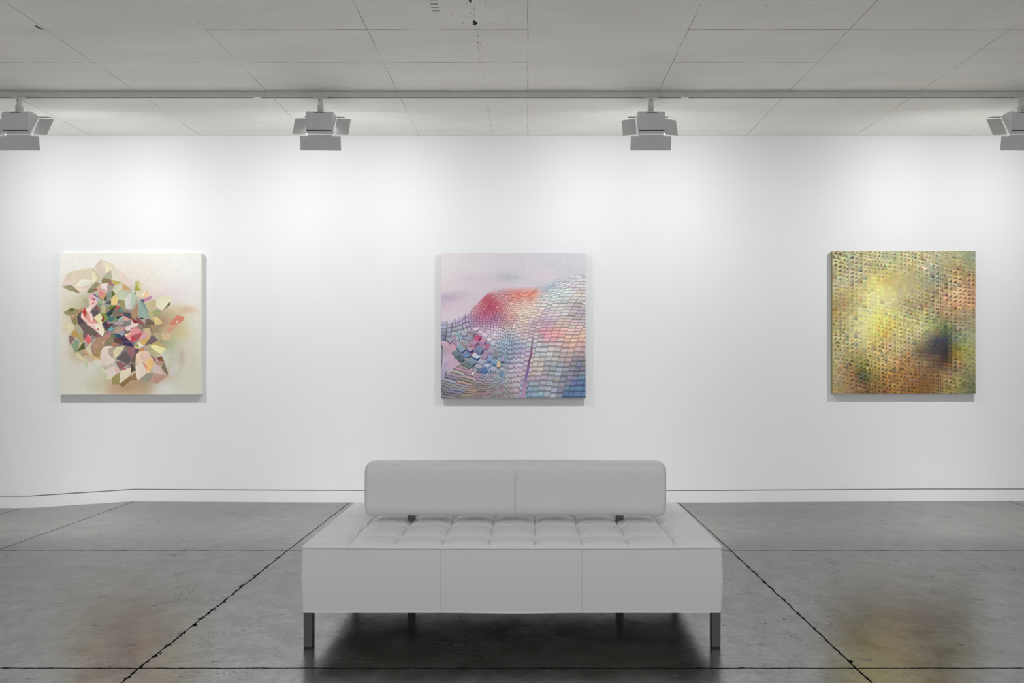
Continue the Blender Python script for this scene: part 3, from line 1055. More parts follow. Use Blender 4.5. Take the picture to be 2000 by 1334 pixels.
P1 = """1 222,208,185 130,390,310,320,640,280,640,560,520,690,400,740,280,640,210,560,150,520
1 232,230,212 350,560,400,510,480,480,640,520,560,600,420,640,280,620
1 228,206,190 280,640,420,645,540,610,520,690,400,740
1 222,202,190 40,620,130,400,170,560,220,590
1 158,152,118 45,625,220,590,380,740,180,700
1 140,132,98 220,590,270,640,390,745,300,735
1 204,196,162 640,270,780,450,790,520,660,560,600,380
1 222,216,186 600,380,640,340,700,470,660,560,610,560
1 150,145,112 670,540,770,560,700,640,560,740,510,720,600,620
1 214,198,182 660,250,770,110,860,240,860,420,800,470,700,330
1 228,219,190 770,105,1020,220,1040,300,880,370,860,230
1 176,176,150 880,370,960,320,980,490,800,470
1 217,214,194 960,320,1060,310,1130,480,1160,550,980,490
1 226,205,195 1060,320,1190,350,1260,500,1334,560,1334,640,1180,560
1 140,124,88 800,470,900,480,960,500,900,560,780,570
1 158,112,104 900,560,960,500,1025,610,940,620
1 180,170,90 970,500,1170,550,1030,610
1 200,162,106 1180,560,1334,690,1170,690
1 230,212,210 780,570,890,560,890,700,760,640
1 206,172,176 760,640,890,700,890,740,740,690
1 172,158,148 890,590,1020,620,980,690,890,740
1 208,208,180 1030,610,1170,560,1170,680,1050,760,985,690
1 208,172,140 690,640,770,570,760,690,720,690
1 158,88,84 630,730,680,650,720,690
1 118,122,84 520,750,560,690,670,660,630,730
1 224,138,134 730,690,880,740,750,840
1 218,158,104 770,840,880,740,830,880
1 142,152,134 880,750,980,690,970,830,890,900
1 100,108,52 980,690,1045,770,965,835
1 92,96,80 820,870,880,770,890,900
1 226,202,134 965,850,1040,775,1100,860,1070,970,960,970
1 188,200,166 1060,760,1200,700,1290,740,1210,880,1100,870
1 216,212,204 1210,880,1290,750,1334,760,1334,1050,1240,1040
1 160,154,104 1100,870,1210,880,1230,1080,1130,980
1 140,130,116 1090,870,1130,880,1110,960,1075,940
1 80,92,92 850,930,960,870,960,970
1 220,172,178 620,740,740,850,700,930,640,870,550,870,540,800
1 190,192,208 640,800,740,850,690,900
1 84,80,96 620,740,670,780,745,850,650,800
1 206,60,74 600,840,670,860,650,890
1 236,200,190 540,850,690,900,700,960,580,1060,560,940
1 204,66,70 650,900,640,940,600,960,620,920
1 162,178,140 750,860,830,880,800,950,700,950
1 196,188,198 820,880,880,920,810,950
1 140,146,134 700,960,800,950,760,1010
1 186,180,140 760,1010,820,940,870,1000,860,1120,780,1120
1 152,162,150 820,940,960,975,890,1040
1 150,140,112 860,1000,930,1010,890,1070
1 200,96,88 850,1060,880,1040,880,1100
1 112,126,52 900,1040,960,975,1060,975,980,1060
1 28,68,84 870,1130,1040,1010,960,1160,910,1200
1 60,64,58 940,1060,1060,980,1040,1030,960,1160
1 122,114,100 960,1160,1060,980,1150,1010,1180,1130,1050,1180
1 192,84,86 1040,1050,1070,980,1130,1000,1050,1070
1 100,136,132 1090,1070,1150,1010,1200,1090,1120,1110
1 214,98,104 1050,1180,1180,1130,1190,1160
1 24,48,70 1040,1190,1190,1165,1090,1230
1 80,78,92 1180,1100,1334,1130,1334,1230,1190,1165
1 98,84,88 580,1100,690,960,755,1110,640,1200
1 118,106,112 600,1080,690,1000,755,1110,690,1050
1 136,58,58 690,960,760,1110,680,1010
1 240,214,204 440,1080,580,980,590,1080,540,1130,500,1080
1 198,60,56 420,1100,480,1020,510,1110,480,1200
1 244,200,194 400,1200,420,1090,480,1210,600,1334,540,1334
1 234,158,148 480,1210,540,1120,640,1200,600,1334
1 246,212,206 540,1120,600,1110,630,1230,600,1300
1 236,148,146 600,1334,630,1220,740,1334
1 236,226,178 640,1200,760,1120,810,1220,780,1260,820,1320,740,1334
1 132,148,68 780,1120,870,1120,900,1220,820,1300
1 146,58,50 820,1160,850,1210,810,1290,780,1260
1 74,118,112 910,1200,1040,1190,980,1290,880,1260
1 56,60,88 810,1300,880,1270,900,1334,800,1334
1 212,70,110 880,1280,910,1260,900,1310
1 130,152,110 1040,1190,1090,1230,1040,1270,990,1260
1 162,178,166 1090,1230,1190,1165,1210,1270,1090,1270
1 220,162,150 1190,1165,1334,1240,1290,1260,1200,1270
1 178,158,158 900,1290,1090,1270,1200,1280,1180,1334,900,1334
1 134,134,128 1200,1280,1300,1250,1334,1334,1180,1334
1 86,72,80 330,1170,410,1070,400,1200,480,1300,520,1334,340,1334
1 120,106,76 350,1170,400,1120,400,1190
1 150,140,96 200,1190,330,1170,350,1334,260,1334
1 158,148,104 80,1100,180,1040,230,1020,400,1060,320,1150,200,1180,90,1130
1 112,110,62 175,1050,230,1020,290,1060,240,1100,180,1090
1 192,148,110 200,1200,320,1150,270,1220,230,1250
1 200,144,104 370,1050,470,1010,420,1070,340,1150
2 186,180,112 80,540,140,510,180,680,80,700
2 160,160,70 80,620,110,610,180,690,70,710
2 214,204,160 140,520,210,590,200,690,150,660
2 216,202,174 80,740,150,700,260,700,210,830,110,810
2 234,198,150 200,820,260,700,340,740,320,810,250,840
2 250,240,226 190,810,260,700,262,730,215,815
2 98,132,90 40,800,70,700,100,780
2 188,204,180 0,700,60,740,120,830,0,1050
2 84,84,104 170,870,240,860,240,930,200,930
2 194,140,162 235,930,240,850,390,800,370,860
2 150,170,156 120,900,190,890,300,1040,340,1190,280,1230,150,1190
2 112,142,146 190,900,260,960,300,1060,320,1130
2 170,138,106 20,1080,130,920,140,1190,50,1240,0,1150
2 200,186,142 250,930,440,870,510,920,390,1100,290,1010
2 230,224,194 460,860,640,790,760,820,700,950,590,1070,470,1000
2 92,100,66 580,1080,730,900,720,970
2 160,168,116 390,1100,470,1045,570,1090,520,1160,440,1180
2 186,178,126 300,1070,390,1110,430,1200,400,1300,340,1180
2 218,194,136 420,1190,520,1210,600,1310,500,1334,440,1334
2 212,134,110 700,1334,760,1270,860,1160,1000,1190,960,1270,820,1334
2 240,216,204 830,1270,890,1250,850,1300
2 114,96,82 340,1230,440,1300,440,1334,260,1334,280,1230
2 144,84,86 90,1190,160,1220,260,1334,130,1334
2 54,60,64 160,1215,210,1200,250,1235,180,1235
2 144,44,50 0,1190,60,1240,140,1280,60,1320
2 234,202,202 0,1250,70,1320,60,1334,0,1334
3 220,210,178 40,150,110,20,260,0,280,90,200,170
3 186,184,156 280,90,320,0,370,10,440,150,440,190,380,190
3 198,160,98 215,180,280,110,370,190,330,250,260,250
3 178,166,118 330,250,370,190,440,180,455,330,400,360
3 148,118,116 170,240,210,210,300,270,200,410
3 138,160,130 230,400,290,300,370,320,350,500,300,550
3 90,96,52 320,530,460,330,480,480,400,490
3 112,100,92 340,0,470,0,640,100,760,220,700,250,600,220,560,240,490,180,450,130
3 124,98,104 450,130,520,190,460,320,440,240
3 220,108,112 465,300,525,190,580,230,590,340,540,390
3 238,150,156 525,190,580,230,590,300
3 178,164,164 465,320,540,390,490,470
3 218,208,172 490,470,550,390,610,350,580,440,610,580,570,585
3 164,140,130 580,440,620,370,650,480,640,560,610,560
3 150,134,130 590,220,610,210,670,260,620,330
3 240,204,194 500,0,640,0,860,150,800,240,640,100
3 240,228,206 640,0,780,0,850,140,800,240,700,130
3 204,128,130 690,100,740,80,740,150
3 174,140,112 640,350,690,260,800,250,870,310,830,420,770,510,640,550
3 196,150,124 650,400,740,350,700,440,650,500
3 208,166,142 770,360,860,310,830,400
3 162,98,110 700,250,790,240,700,170
3 186,138,116 800,250,880,180,960,170,960,240,880,300
3 194,120,148 880,180,910,140,970,190,940,240
3 142,130,104 870,300,960,245,1010,270,1010,340,960,400,840,420
3 184,124,96 960,400,1010,340,1090,400,1010,430
3 78,60,78 810,20,900,0,1010,0,980,60,880,130
3 126,58,68 880,0,980,40,910,70
3 118,176,186 905,100,970,55,1010,100,930,150
3 176,158,140 1000,180,1040,60,1150,40,1200,130,1110,190
3 204,144,162 1140,70,1220,60,1200,160
3 228,208,202 1220,80,1334,10,1334,130,1250,140
3 160,166,194 1100,190,1160,150,1220,170,1170,225
3 104,126,86 960,250,960,180,1010,200,1060,260
3 44,90,108 1010,180,1100,190,1170,230,1080,265
3 74,56,84 1080,265,1220,230,1334,350,1200,340
3 110,74,72 1010,270,1080,265,1190,340,1130,390,1020,340
3 60,48,82 1190,345,1334,360,1334,430,1200,400
3 96,90,110 1110,390,1180,345,1200,405
3 226,156,146 1215,235,1334,140,1334,340
3 236,226,182 1220,200,1334,175,1334,190,1230,230
3 230,214,200 780,500,830,430,900,420,920,560,1030,690,1000,750,760,800,760,600
3 238,222,200 830,430,950,415,1010,440,900,470
3 190,172,144 900,480,1010,440,1030,650,930,560
3 224,212,174 1000,520,1060,430,1210,420,1190,490,1030,650
3 122,134,128 1200,500,1270,440,1260,530
3 106,96,96 1050,660,1200,520,1280,530,1334,640,1310,720,1270,760
3 144,100,104 1040,690,1260,760,1130,880
3 160,106,112 1260,470,1334,430,1334,640,1270,540
3 234,192,188 1030,780,1130,890,1040,950
3 230,214,202 840,880,1030,780,1040,950,990,1000,870,960
3 212,66,110 1140,890,1230,810,1240,850,1180,890
3 230,218,190 1140,890,1300,820,1334,830,1320,1000,1180,1120,1110,1110
3 162,150,98 985,1000,1130,900,1120,1130,980,1130
3 150,116,78 1110,1130,1334,960,1334,1060,1180,1180
4 230,152,158 0,100,100,50,220,160,40,230,0,210
4 232,208,204 0,0,150,0,100,60,0,130
4 180,56,90 0,90,90,60,10,110
4 60,50,50 80,80,98,60,100,110
4 190,78,92 0,230,220,160,140,300,0,350
4 214,70,92 0,290,40,250,120,310,0,350
4 150,110,100 40,240,130,200,120,290
4 206,184,140 220,100,350,80,375,220,310,330,230,180
4 212,168,166 130,320,220,160,310,180,330,240,250,290
4 220,182,98 140,320,260,290,340,240,330,300,240,410
4 208,192,140 60,420,130,330,240,410,140,470,70,460
4 240,226,210 130,330,240,415,160,460
4 92,130,88 100,400,120,380,130,450
4 122,102,108 250,410,380,230,450,240,500,320,380,380
4 186,178,136 240,430,380,390,500,520,610,540,450,620,370,560
4 240,232,172 360,430,490,320,600,430,660,460,560,570,460,510
4 200,172,116 390,390,490,320,660,460,450,400
4 172,120,106 590,390,660,440,660,460
4 222,148,86 150,460,220,460,260,510,180,530
4 236,208,180 90,580,150,520,310,510,380,590,440,730,330,930,290,930,200,720,80,760
4 230,192,176 180,560,300,540,350,640,260,730,170,640
4 234,192,128 330,640,440,720,390,830,330,930,270,740
4 236,218,200 80,790,200,700,290,920,120,1065,80,900,100,860
4 226,154,122 200,700,300,790,290,880
4 178,130,120 340,560,460,630,480,690,440,720
4 134,88,66 470,630,570,600,620,710,510,690
4 188,146,130 440,730,510,690,620,715,590,800,480,770
4 214,192,182 390,880,450,740,560,820,640,930,530,950
4 130,116,98 560,820,620,720,700,960,640,930
4 220,214,204 720,860,850,690,885,820,790,990,730,950
4 198,156,138 350,1060,460,940,690,960,480,1130
4 160,126,84 0,1000,80,900,120,1060,0,1050
4 160,156,140 150,1080,290,930,430,930,340,1060
4 220,192,152 560,200,600,160,720,190,740,300,590,300
4 216,150,130 650,130,830,40,710,180
4 158,114,122 0,430,60,440,80,560,0,680
4 66,56,92 0,350,60,440,0,430
4 106,82,90 60,460,150,470,150,520,90,580
4 112,96,84 60,560,90,600,80,760,40,720,0,700
4 90,80,56 0,740,40,760,80,860,0,920"""
# faint underpainting of loose facets round the cluster
NG = 17
gp_ = [[(0.07 + 0.74 * i / NG + rnd.uniform(-.014, .014), 0.16 + 0.74 * j / NG + rnd.uniform(-.014, .014)) for i in range(NG + 1)] for j in range(NG + 1)]
under = gauss_field((231, 228, 220), BL1)
for j in range(NG):
    for i in range(NG):
        for tri in ((gp_[j][i], gp_[j][i + 1], gp_[j + 1][i + 1]), (gp_[j][i], gp_[j + 1][i + 1], gp_[j + 1][i])):
            cu, cv_ = sum(q[0] for q in tri) / 3, sum(q[1] for q in tri) / 3
            if ((cu - .40) / .30) ** 2 + ((cv_ - .55) / .33) ** 2 > rnd.uniform(.75, 1.15):
                continue
            c = under(np.array([[cu]]), np.array([[cv_]]))[0, 0] * rnd.uniform(.88, 1.12) + np.array([rnd.gauss(0, 5) for _ in range(3)])
            A1.poly(list(tri), np.clip(c, 0, 245), k=.3)
for row in P1.splitlines():
    q, c, p = row.split()
    q0 = Q[int(q)]
    c = np.array([int(a) for a in c.split(',')], float)
    p = [int(a) for a in p.split(',')]
    pts = []
    for i in range(0, len(p), 2):
        X_, Y_ = q0[0] + p[i] / 9.53, q0[1] + p[i + 1] / 9.53
        pts.append(((X_ - R1[0]) / (R1[2] - R1[0]), (Y_ - R1[1]) / (R1[3] - R1[1])))
    # glaze varies a little from corner to corner of each facet
    cols = [np.clip(c * (1 + rnd.uniform(-.045, .045)), 0, 250) for _ in pts]
    A1.poly(pts, c, cols)
# thin pencilled contours
for cv in ((1, '20,1000,120,960,280,920'), (1, '270,620,420,640,560,600,640,540'), (1, '770,105,900,180,1020,225'),
           (2, '160,480,160,540,215,590,330,460,460,320'), (2, '260,700,290,650,360,650,390,720'),
           (2, '760,910,900,920,1000,950'), (2, '820,1120,940,1120,1030,1080'), (2, '470,860,520,780,640,780'),
           (4, '980,1000,980,1130'), (3, '350,640,370,800'), (2, '540,730,520,620,500,480')):
    p = [int(a) for a in cv[1].split(',')]
    q0 = Q[cv[0]]
    pts = [((q0[0] + p[i] / 9.53 - R1[0]) / 276.7, (q0[1] + p[i + 1] / 9.53 - R1[1]) / 276.5) for i in range(0, len(p), 2)]
    for a, c in zip(pts, pts[1:]):
        dx, dy = c[0] - a[0], c[1] - a[1]
        l = math.hypot(dx, dy)
        nx_, ny_ = -dy / l * 0.0007, dx / l * 0.0007
        A1.poly([(a[0] + nx_, a[1] + ny_), (c[0] + nx_, c[1] + ny_), (c[0] - nx_, c[1] - ny_), (a[0] - nx_, a[1] - ny_)], (202, 188, 168))
painting(R1, 'square cream canvas with a cluster of faceted pink, green and plum petals',
         A1, mat('cream_canvas_edge', rgb(214, 210, 200), rough=0.8))

# ----- middle: folded sheet of little blocks under a pink sky
A2 = Art()
R2 = (861.3, 494.6, 1143.6, 777.3)
sky = gauss_field((219, 208, 216), [
    (0.02, .05, .3, .2, (224, 217, 220), .8), (.75, .05, .35, .2, (205, 207, 213), .9), (.6, .1, .08, .12, (214, 206, 214), .5),
    (.46, .17, .11, .035, (184, 184, 194), .8), (.38, .19, .10, .03, (204, 196, 204), .6), (.22, .17, .10, .03, (208, 200, 210), .7),
    (.3, .22, .15, .05, (218, 200, 210), .6), (.72, .15, .12, .05, (222, 208, 216), .7), (.9, .12, .1, .05, (202, 203, 210), .7),
    (.05, .31, .14, .035, (184, 168, 190), .85), (.14, .28, .08, .02, (196, 184, 198), .8), (.02, .36, .08, .03, (200, 182, 204), .8),
    (.13, .36, .09, .03, (222, 202, 212), .8), (.2, .30, .1, .04, (216, 204, 214), .6), (.08, .39, .10, .02, (216, 196, 210), .7),
    (.4, .22, .2, .03, (214, 206, 216), .5), (.05, .66, .08, .05, (206, 164, 186), 1), (.1, .63, .06, .04, (212, 162, 180), 1),
    (.02, .68, .04, .04, (176, 166, 176), .9), (.05, .77, .08, .05, (198, 178, 202), 1), (.03, .83, .08, .03, (160, 158, 190), .9),
    (.11, .74, .06, .05, (206, 170, 190), .9), (.03, .77, .012, .012, (160, 150, 180), .7)])
A2.bg(90, sky)
CP = np.array([(.05, .45, 175, 165, 190), (.15, .45, 168, 148, 190), (.10, .55, 168, 175, 187), (.2, .55, 165, 160, 178), (.03, .6, 125, 128, 160),
      (.24, .36, 225, 165, 175), (.33, .36, 208, 70, 95), (.30, .42, 200, 76, 110), (.38, .38, 216, 88, 105), (.28, .47, 190, 118, 165),
      (.38, .45, 178, 126, 172), (.30, .52, 208, 182, 212), (.42, .3, 215, 150, 160), (.52, .285, 236, 112, 98), (.62, .275, 236, 122, 95),
      (.5, .38, 242, 190, 180), (.45, .45, 222, 150, 150), (.57, .35, 240, 200, 178), (.62, .42, 234, 214, 196), (.55, .5, 220, 190, 180),
      (.7, .33, 215, 205, 200), (.8, .3, 200, 212, 214), (.72, .23, 180, 190, 208), (.9, .2, 200, 195, 200), (.85, .37, 200, 195, 190),
      (.97, .3, 205, 190, 190), (.95, .42, 178, 165, 176), (.75, .45, 206, 186, 198), (.66, .5, 188, 164, 176), (.75, .55, 232, 148, 164),
      (.83, .58, 242, 170, 160), (.93, .6, 232, 186, 158), (.9, .52, 215, 186, 180), (.97, .68, 190, 160, 168), (.7, .65, 188, 190, 198),
      (.8, .67, 198, 188, 186), (.88, .72, 176, 148, 150), (.97, .78, 118, 125, 148), (.8, .8, 156, 163, 176), (.88, .85, 136, 132, 150),
      (.95, .93, 84, 118, 164), (.7, .9, 162, 165, 180), (.63, .95, 124, 158, 184), (.6, .85, 190, 165, 178), (.66, .8, 208, 192, 182),
      (.5, .55, 200, 190, 200), (.47, .62, 146, 168, 196), (.42, .65, 156, 190, 202), (.5, .7, 160, 160, 192), (.44, .72, 114, 148, 178),
      (.55, .75, 195, 175, 200), (.48, .8, 190, 180, 197), (.52, .9, 185, 170, 186), (.38, .57, 228, 212, 228), (.36, .65, 182, 160, 188),
      (.28, .62, 190, 120, 142), (.35, .75, 172, 186, 204), (.3, .8, 118, 144, 192), (.25, .85, 170, 150, 172), (.15, .85, 190, 158, 150),
      (.1, .9, 150, 150, 168), (.2, .93, 166, 134, 130), (.05, .97, 126, 132, 140), (.35, .9, 165, 155, 168), (.4, .85, 165, 176, 184),
      (.3, .97, 166, 140, 134), (.42, .97, 158, 150, 152), (.08, .8, 175, 165, 188)], float)


def field2(u, v):
    w = np.exp(-((CP[:, 0] - u) ** 2 + (CP[:, 1] - v) ** 2) / (2 * 0.038 ** 2)) + 1e-9
    c = (CP[:, 2:] * w[:, None]).sum(0) / w.sum()
    return c * .80 + c.mean() * .20


LATC = [
    [(-.03, .40), (-.03, .43), (-.03, .47), (-.03, .51), (-.03, .55), (-.03, .60), (-.01, .69), (-.05, .88), (-.06, .96), (-.06, 1.06)],
    [(.10, .385), (.09, .415), (.085, .45), (.08, .49), (.075, .545), (.07, .61), (.09, .70), (.09, .79), (.07, .88), (.06, 1.0)],
    [(.20, .37), (.165, .395), (.14, .43), (.13, .475), (.135, .535), (.16, .60), (.19, .69), (.19, .785), (.18, .875), (.17, 1.0)],
    [(.33, .268), (.262, .335), (.208, .39), (.19, .445), (.205, .515), (.24, .585), (.28, .67), (.29, .77), (.29, .87), (.28, 1.0)],
    [(.43, .238), (.365, .31), (.315, .375), (.29, .44), (.29, .51), (.31, .58), (.35, .665), (.37, .765), (.38, .865), (.37, .99)],
    [(.55, .235), (.475, .31), (.44, .38), (.415, .45), (.40, .52), (.40, .60), (.41, .69), (.425, .79), (.43, .90), (.42, 1.02)],
    [(.68, .222), (.59, .30), (.54, .375), (.51, .45), (.49, .525), (.475, .61), (.47, .70), (.475, .80), (.48, .90), (.475, 1.03)],
    [(1.02, .11), (.877, .205), (.764, .31), (.70, .42), (.66, .50), (.635, .59), (.617, .69), (.60, .79), (.58, .89), (.56, 1.03)],
    [(1.45, .13), (1.32, .215), (1.20, .315), (1.12, .42), (1.07, .50), (1.03, .59), (.995, .69), (.965, .79), (.938, .89), (.90, 1.03)],
    [(1.8, .13), (1.6, .22), (1.45, .32), (1.35, .42), (1.28, .50), (1.24, .59), (1.21, .69), (1.18, .79), (1.15, .89), (1.12, 1.03)]]
LAT = np.array(LATC, float).transpose(1, 0, 2)


def cr(p0, p1, p2, p3, t):
    return 0.5 * ((2 * p1) + (-p0 + p2) * t + (2 * p0 - 5 * p1 + 4 * p2 - p3) * t * t + (-p0 + 3 * p1 - 3 * p2 + p3) * t ** 3)


def lat(s, t):
    def row(r):
        n = LAT.shape[1]
        i = min(int(s), n - 2)
        g = [LAT[r, min(max(i + k, 0), n - 1)] for k in (-1, 0, 1, 2)]
        return cr(*g, s - i)
    n = LAT.shape[0]
    j = min(int(t), n - 2)
    g = [row(min(max(j + k, 0), n - 1)) for k in (-1, 0, 1, 2)]
    return cr(*g, t - j)


ncol = [3, 3, 3, 5, 6, 6, 7, 9, 5]
nrow = [4, 5, 5, 4, 4, 3, 3, 3, 4]
ss = [0.0]
for i, n in enumerate(ncol):
    ss += [i + (k + 1) / n for k in range(n)]
tt_ = [0.0]
for i, n in enumerate(nrow):
    tt_ += [i + (k + 1) / n for k in range(n)]
hole = [(0, .62), (.04, .605), (.065, .63), (.085, .62), (.115, .645), (.08, .675), (.115, .725), (.145, .765), (.115, .785), (.06, .83), (0, .85)]


def inside(p, poly):
    r = False
    for i in range(len(poly)):
        a, c = poly[i], poly[i - 1]
        if (a[1] > p[1]) != (c[1] > p[1]) and p[0] < (c[0] - a[0]) * (p[1] - a[1]) / (c[1] - a[1]) + a[0]:
            r = not r
    return r


G2 = [[lat(s, t) for s in ss] for t in tt_]
SHIFT = [rnd.uniform(-.25, .25) for _ in ss]
for i in range(len(ss) - 1):
    for j in range(len(tt_) - 1):
        sh = SHIFT[i]
        tall = 2 if ss[i] < 2.9 else 1
        if tall == 2 and j % 2:
            continue

        def gp(a, c):
            t = min(max(tt_[min(j + c * tall, len(tt_) - 1)] + sh * (tt_[1]), 0), 8.999)
            return lat(min(ss[i + a], 8.999), t)
        p00, p10, p01, p11 = gp(0, 0), gp(1, 0), gp(0, 1), gp(1, 1)
        cen = (p00 + p10 + p01 + p11) / 4
        if inside(cen, hole) or not (-.03 < cen[0] < 1.03 and cen[1] < 1.03):
            continue
        # this sheet only begins at the dome's left flank
        if ss[i] < 2.9 and tt_[j] < 2.0 + 0.35 * rnd.random():
            continue
        col = field2(*cen) * rnd.uniform(.93, 1.06) + np.array([rnd.gauss(0, 3) for _ in range(3)])
        if rnd.random() < 0.07:
            col = col * .8 + np.array(rnd.choice([(190, 190, 130), (120, 170, 190), (210, 120, 140), (235, 235, 240)])) * .2
        fade = min(1.0, 0.25 + tt_[j] / 0.8) if ss[i] > 2.6 else min(1.0, .3 + (tt_[j] - 2.0) / .5)
        bgc = sky(np.array([[cen[0]]]), np.array([[cen[1]]]))[0, 0]
        mixc = lambda c, f_=fade, b_=bgc: np.clip(np.array(c) * f_ + b_ * (1 - f_), 0, 250)
        right = cen[0] > .5
        lip = rnd.uniform(.26, .42)
        top = col * 1.07 + 8
        front = col * (.84 if cen[1] > .3 else .89)
        sidec = col * (.78 if right else .60) * rnd.uniform(.85, 1.1)
        e1, e2 = p10 - p00, p01 - p00
        g = .07 if right else .13
        # dark side strip, then the front strip, then the lit top face
        A2.poly([p00, p10, p11, p01], None, [mixc(sidec)] * 4, k=1)
        a0, a1 = p00 + e1 * 0.02, p00 + e1 * (1 - g)
        bq0, bq1 = p01 + (p11 - p01) * 0.02, p01 + (p11 - p01) * (1 - g)
        m0, m1 = a0 + (bq0 - a0) * (1 - lip), a1 + (bq1 - a1) * (1 - lip)
        A2.poly([m0, m1, bq1 - (bq1 - a1) * .03, bq0 - (bq0 - a0) * .03], None, [mixc(front)] * 4, k=2)
        A2.poly([a0, a1, m1, m0], None, [mixc(top)] * 4, k=2)
# lower left: long slabs lying across the fold
LB = np.array([
    [(.115, .772), (.20, .80), (.28, .835), (.35, .855), (.41, .845), (.455, .80)],
    [(.02, .86), (.11, .885), (.21, .91), (.30, .925), (.375, .915), (.44, .88)],
    [(-.08, .945), (.02, .97), (.13, .985), (.25, .99), (.35, .98), (.435, .95)],
    [(-.18, 1.03), (-.07, 1.05), (.05, 1.06), (.19, 1.06), (.33, 1.05), (.43, 1.03)]], float)


def latb(s_, t_):
    r = []
    for q in range(4):
        i_ = min(int(s_), 4)
        g_ = [LB[q, min(max(i_ + k_, 0), 5)] for k_ in (-1, 0, 1, 2)]
        r.append(cr(*g_, s_ - i_))
    j_ = min(int(t_), 2)
    g_ = [r[min(max(j_ + k_, 0), 3)] for k_ in (-1, 0, 1, 2)]
    return cr(*g_, t_ - j_)


sb = [0, 1, 2, 2.7, 3.4, 4, 4.5, 5]
tb = [k_ / 5 for k_ in range(16)]
for i in range(len(sb) - 1):
    for j in range(len(tb) - 1):
        sh = (i % 2) * .1 + rnd.uniform(-.02, .02)
        t0, t1 = min(tb[j] + sh, 2.999), min(tb[j + 1] + sh, 2.999)
        p00, p10, p01, p11 = latb(sb[i], t0), latb(sb[i + 1], t0), latb(sb[i], t1), latb(sb[i + 1], t1)
        cen = (p00 + p10 + p01 + p11) / 4
        if cen[0] < -.04 or cen[1] > 1.03 or t1 - t0 < .05:
            continue
        col = field2(*cen) * rnd.uniform(.90, 1.06) + np.array([rnd.gauss(0, 7) for _ in range(3)])
        dk = np.clip(col * rnd.uniform(.58, .74), 0, 250)
        e2 = p01 - p00
        A2.poly([p00, p10, p11, p01], dk, k=3)
        A2.poly([p00 + e2 * .03, p10 + e2 * .03, p10 + (p11 - p10) * .72, p00 + e2 * .72], np.clip(col * 1.04 + 4, 0, 250), k=4)
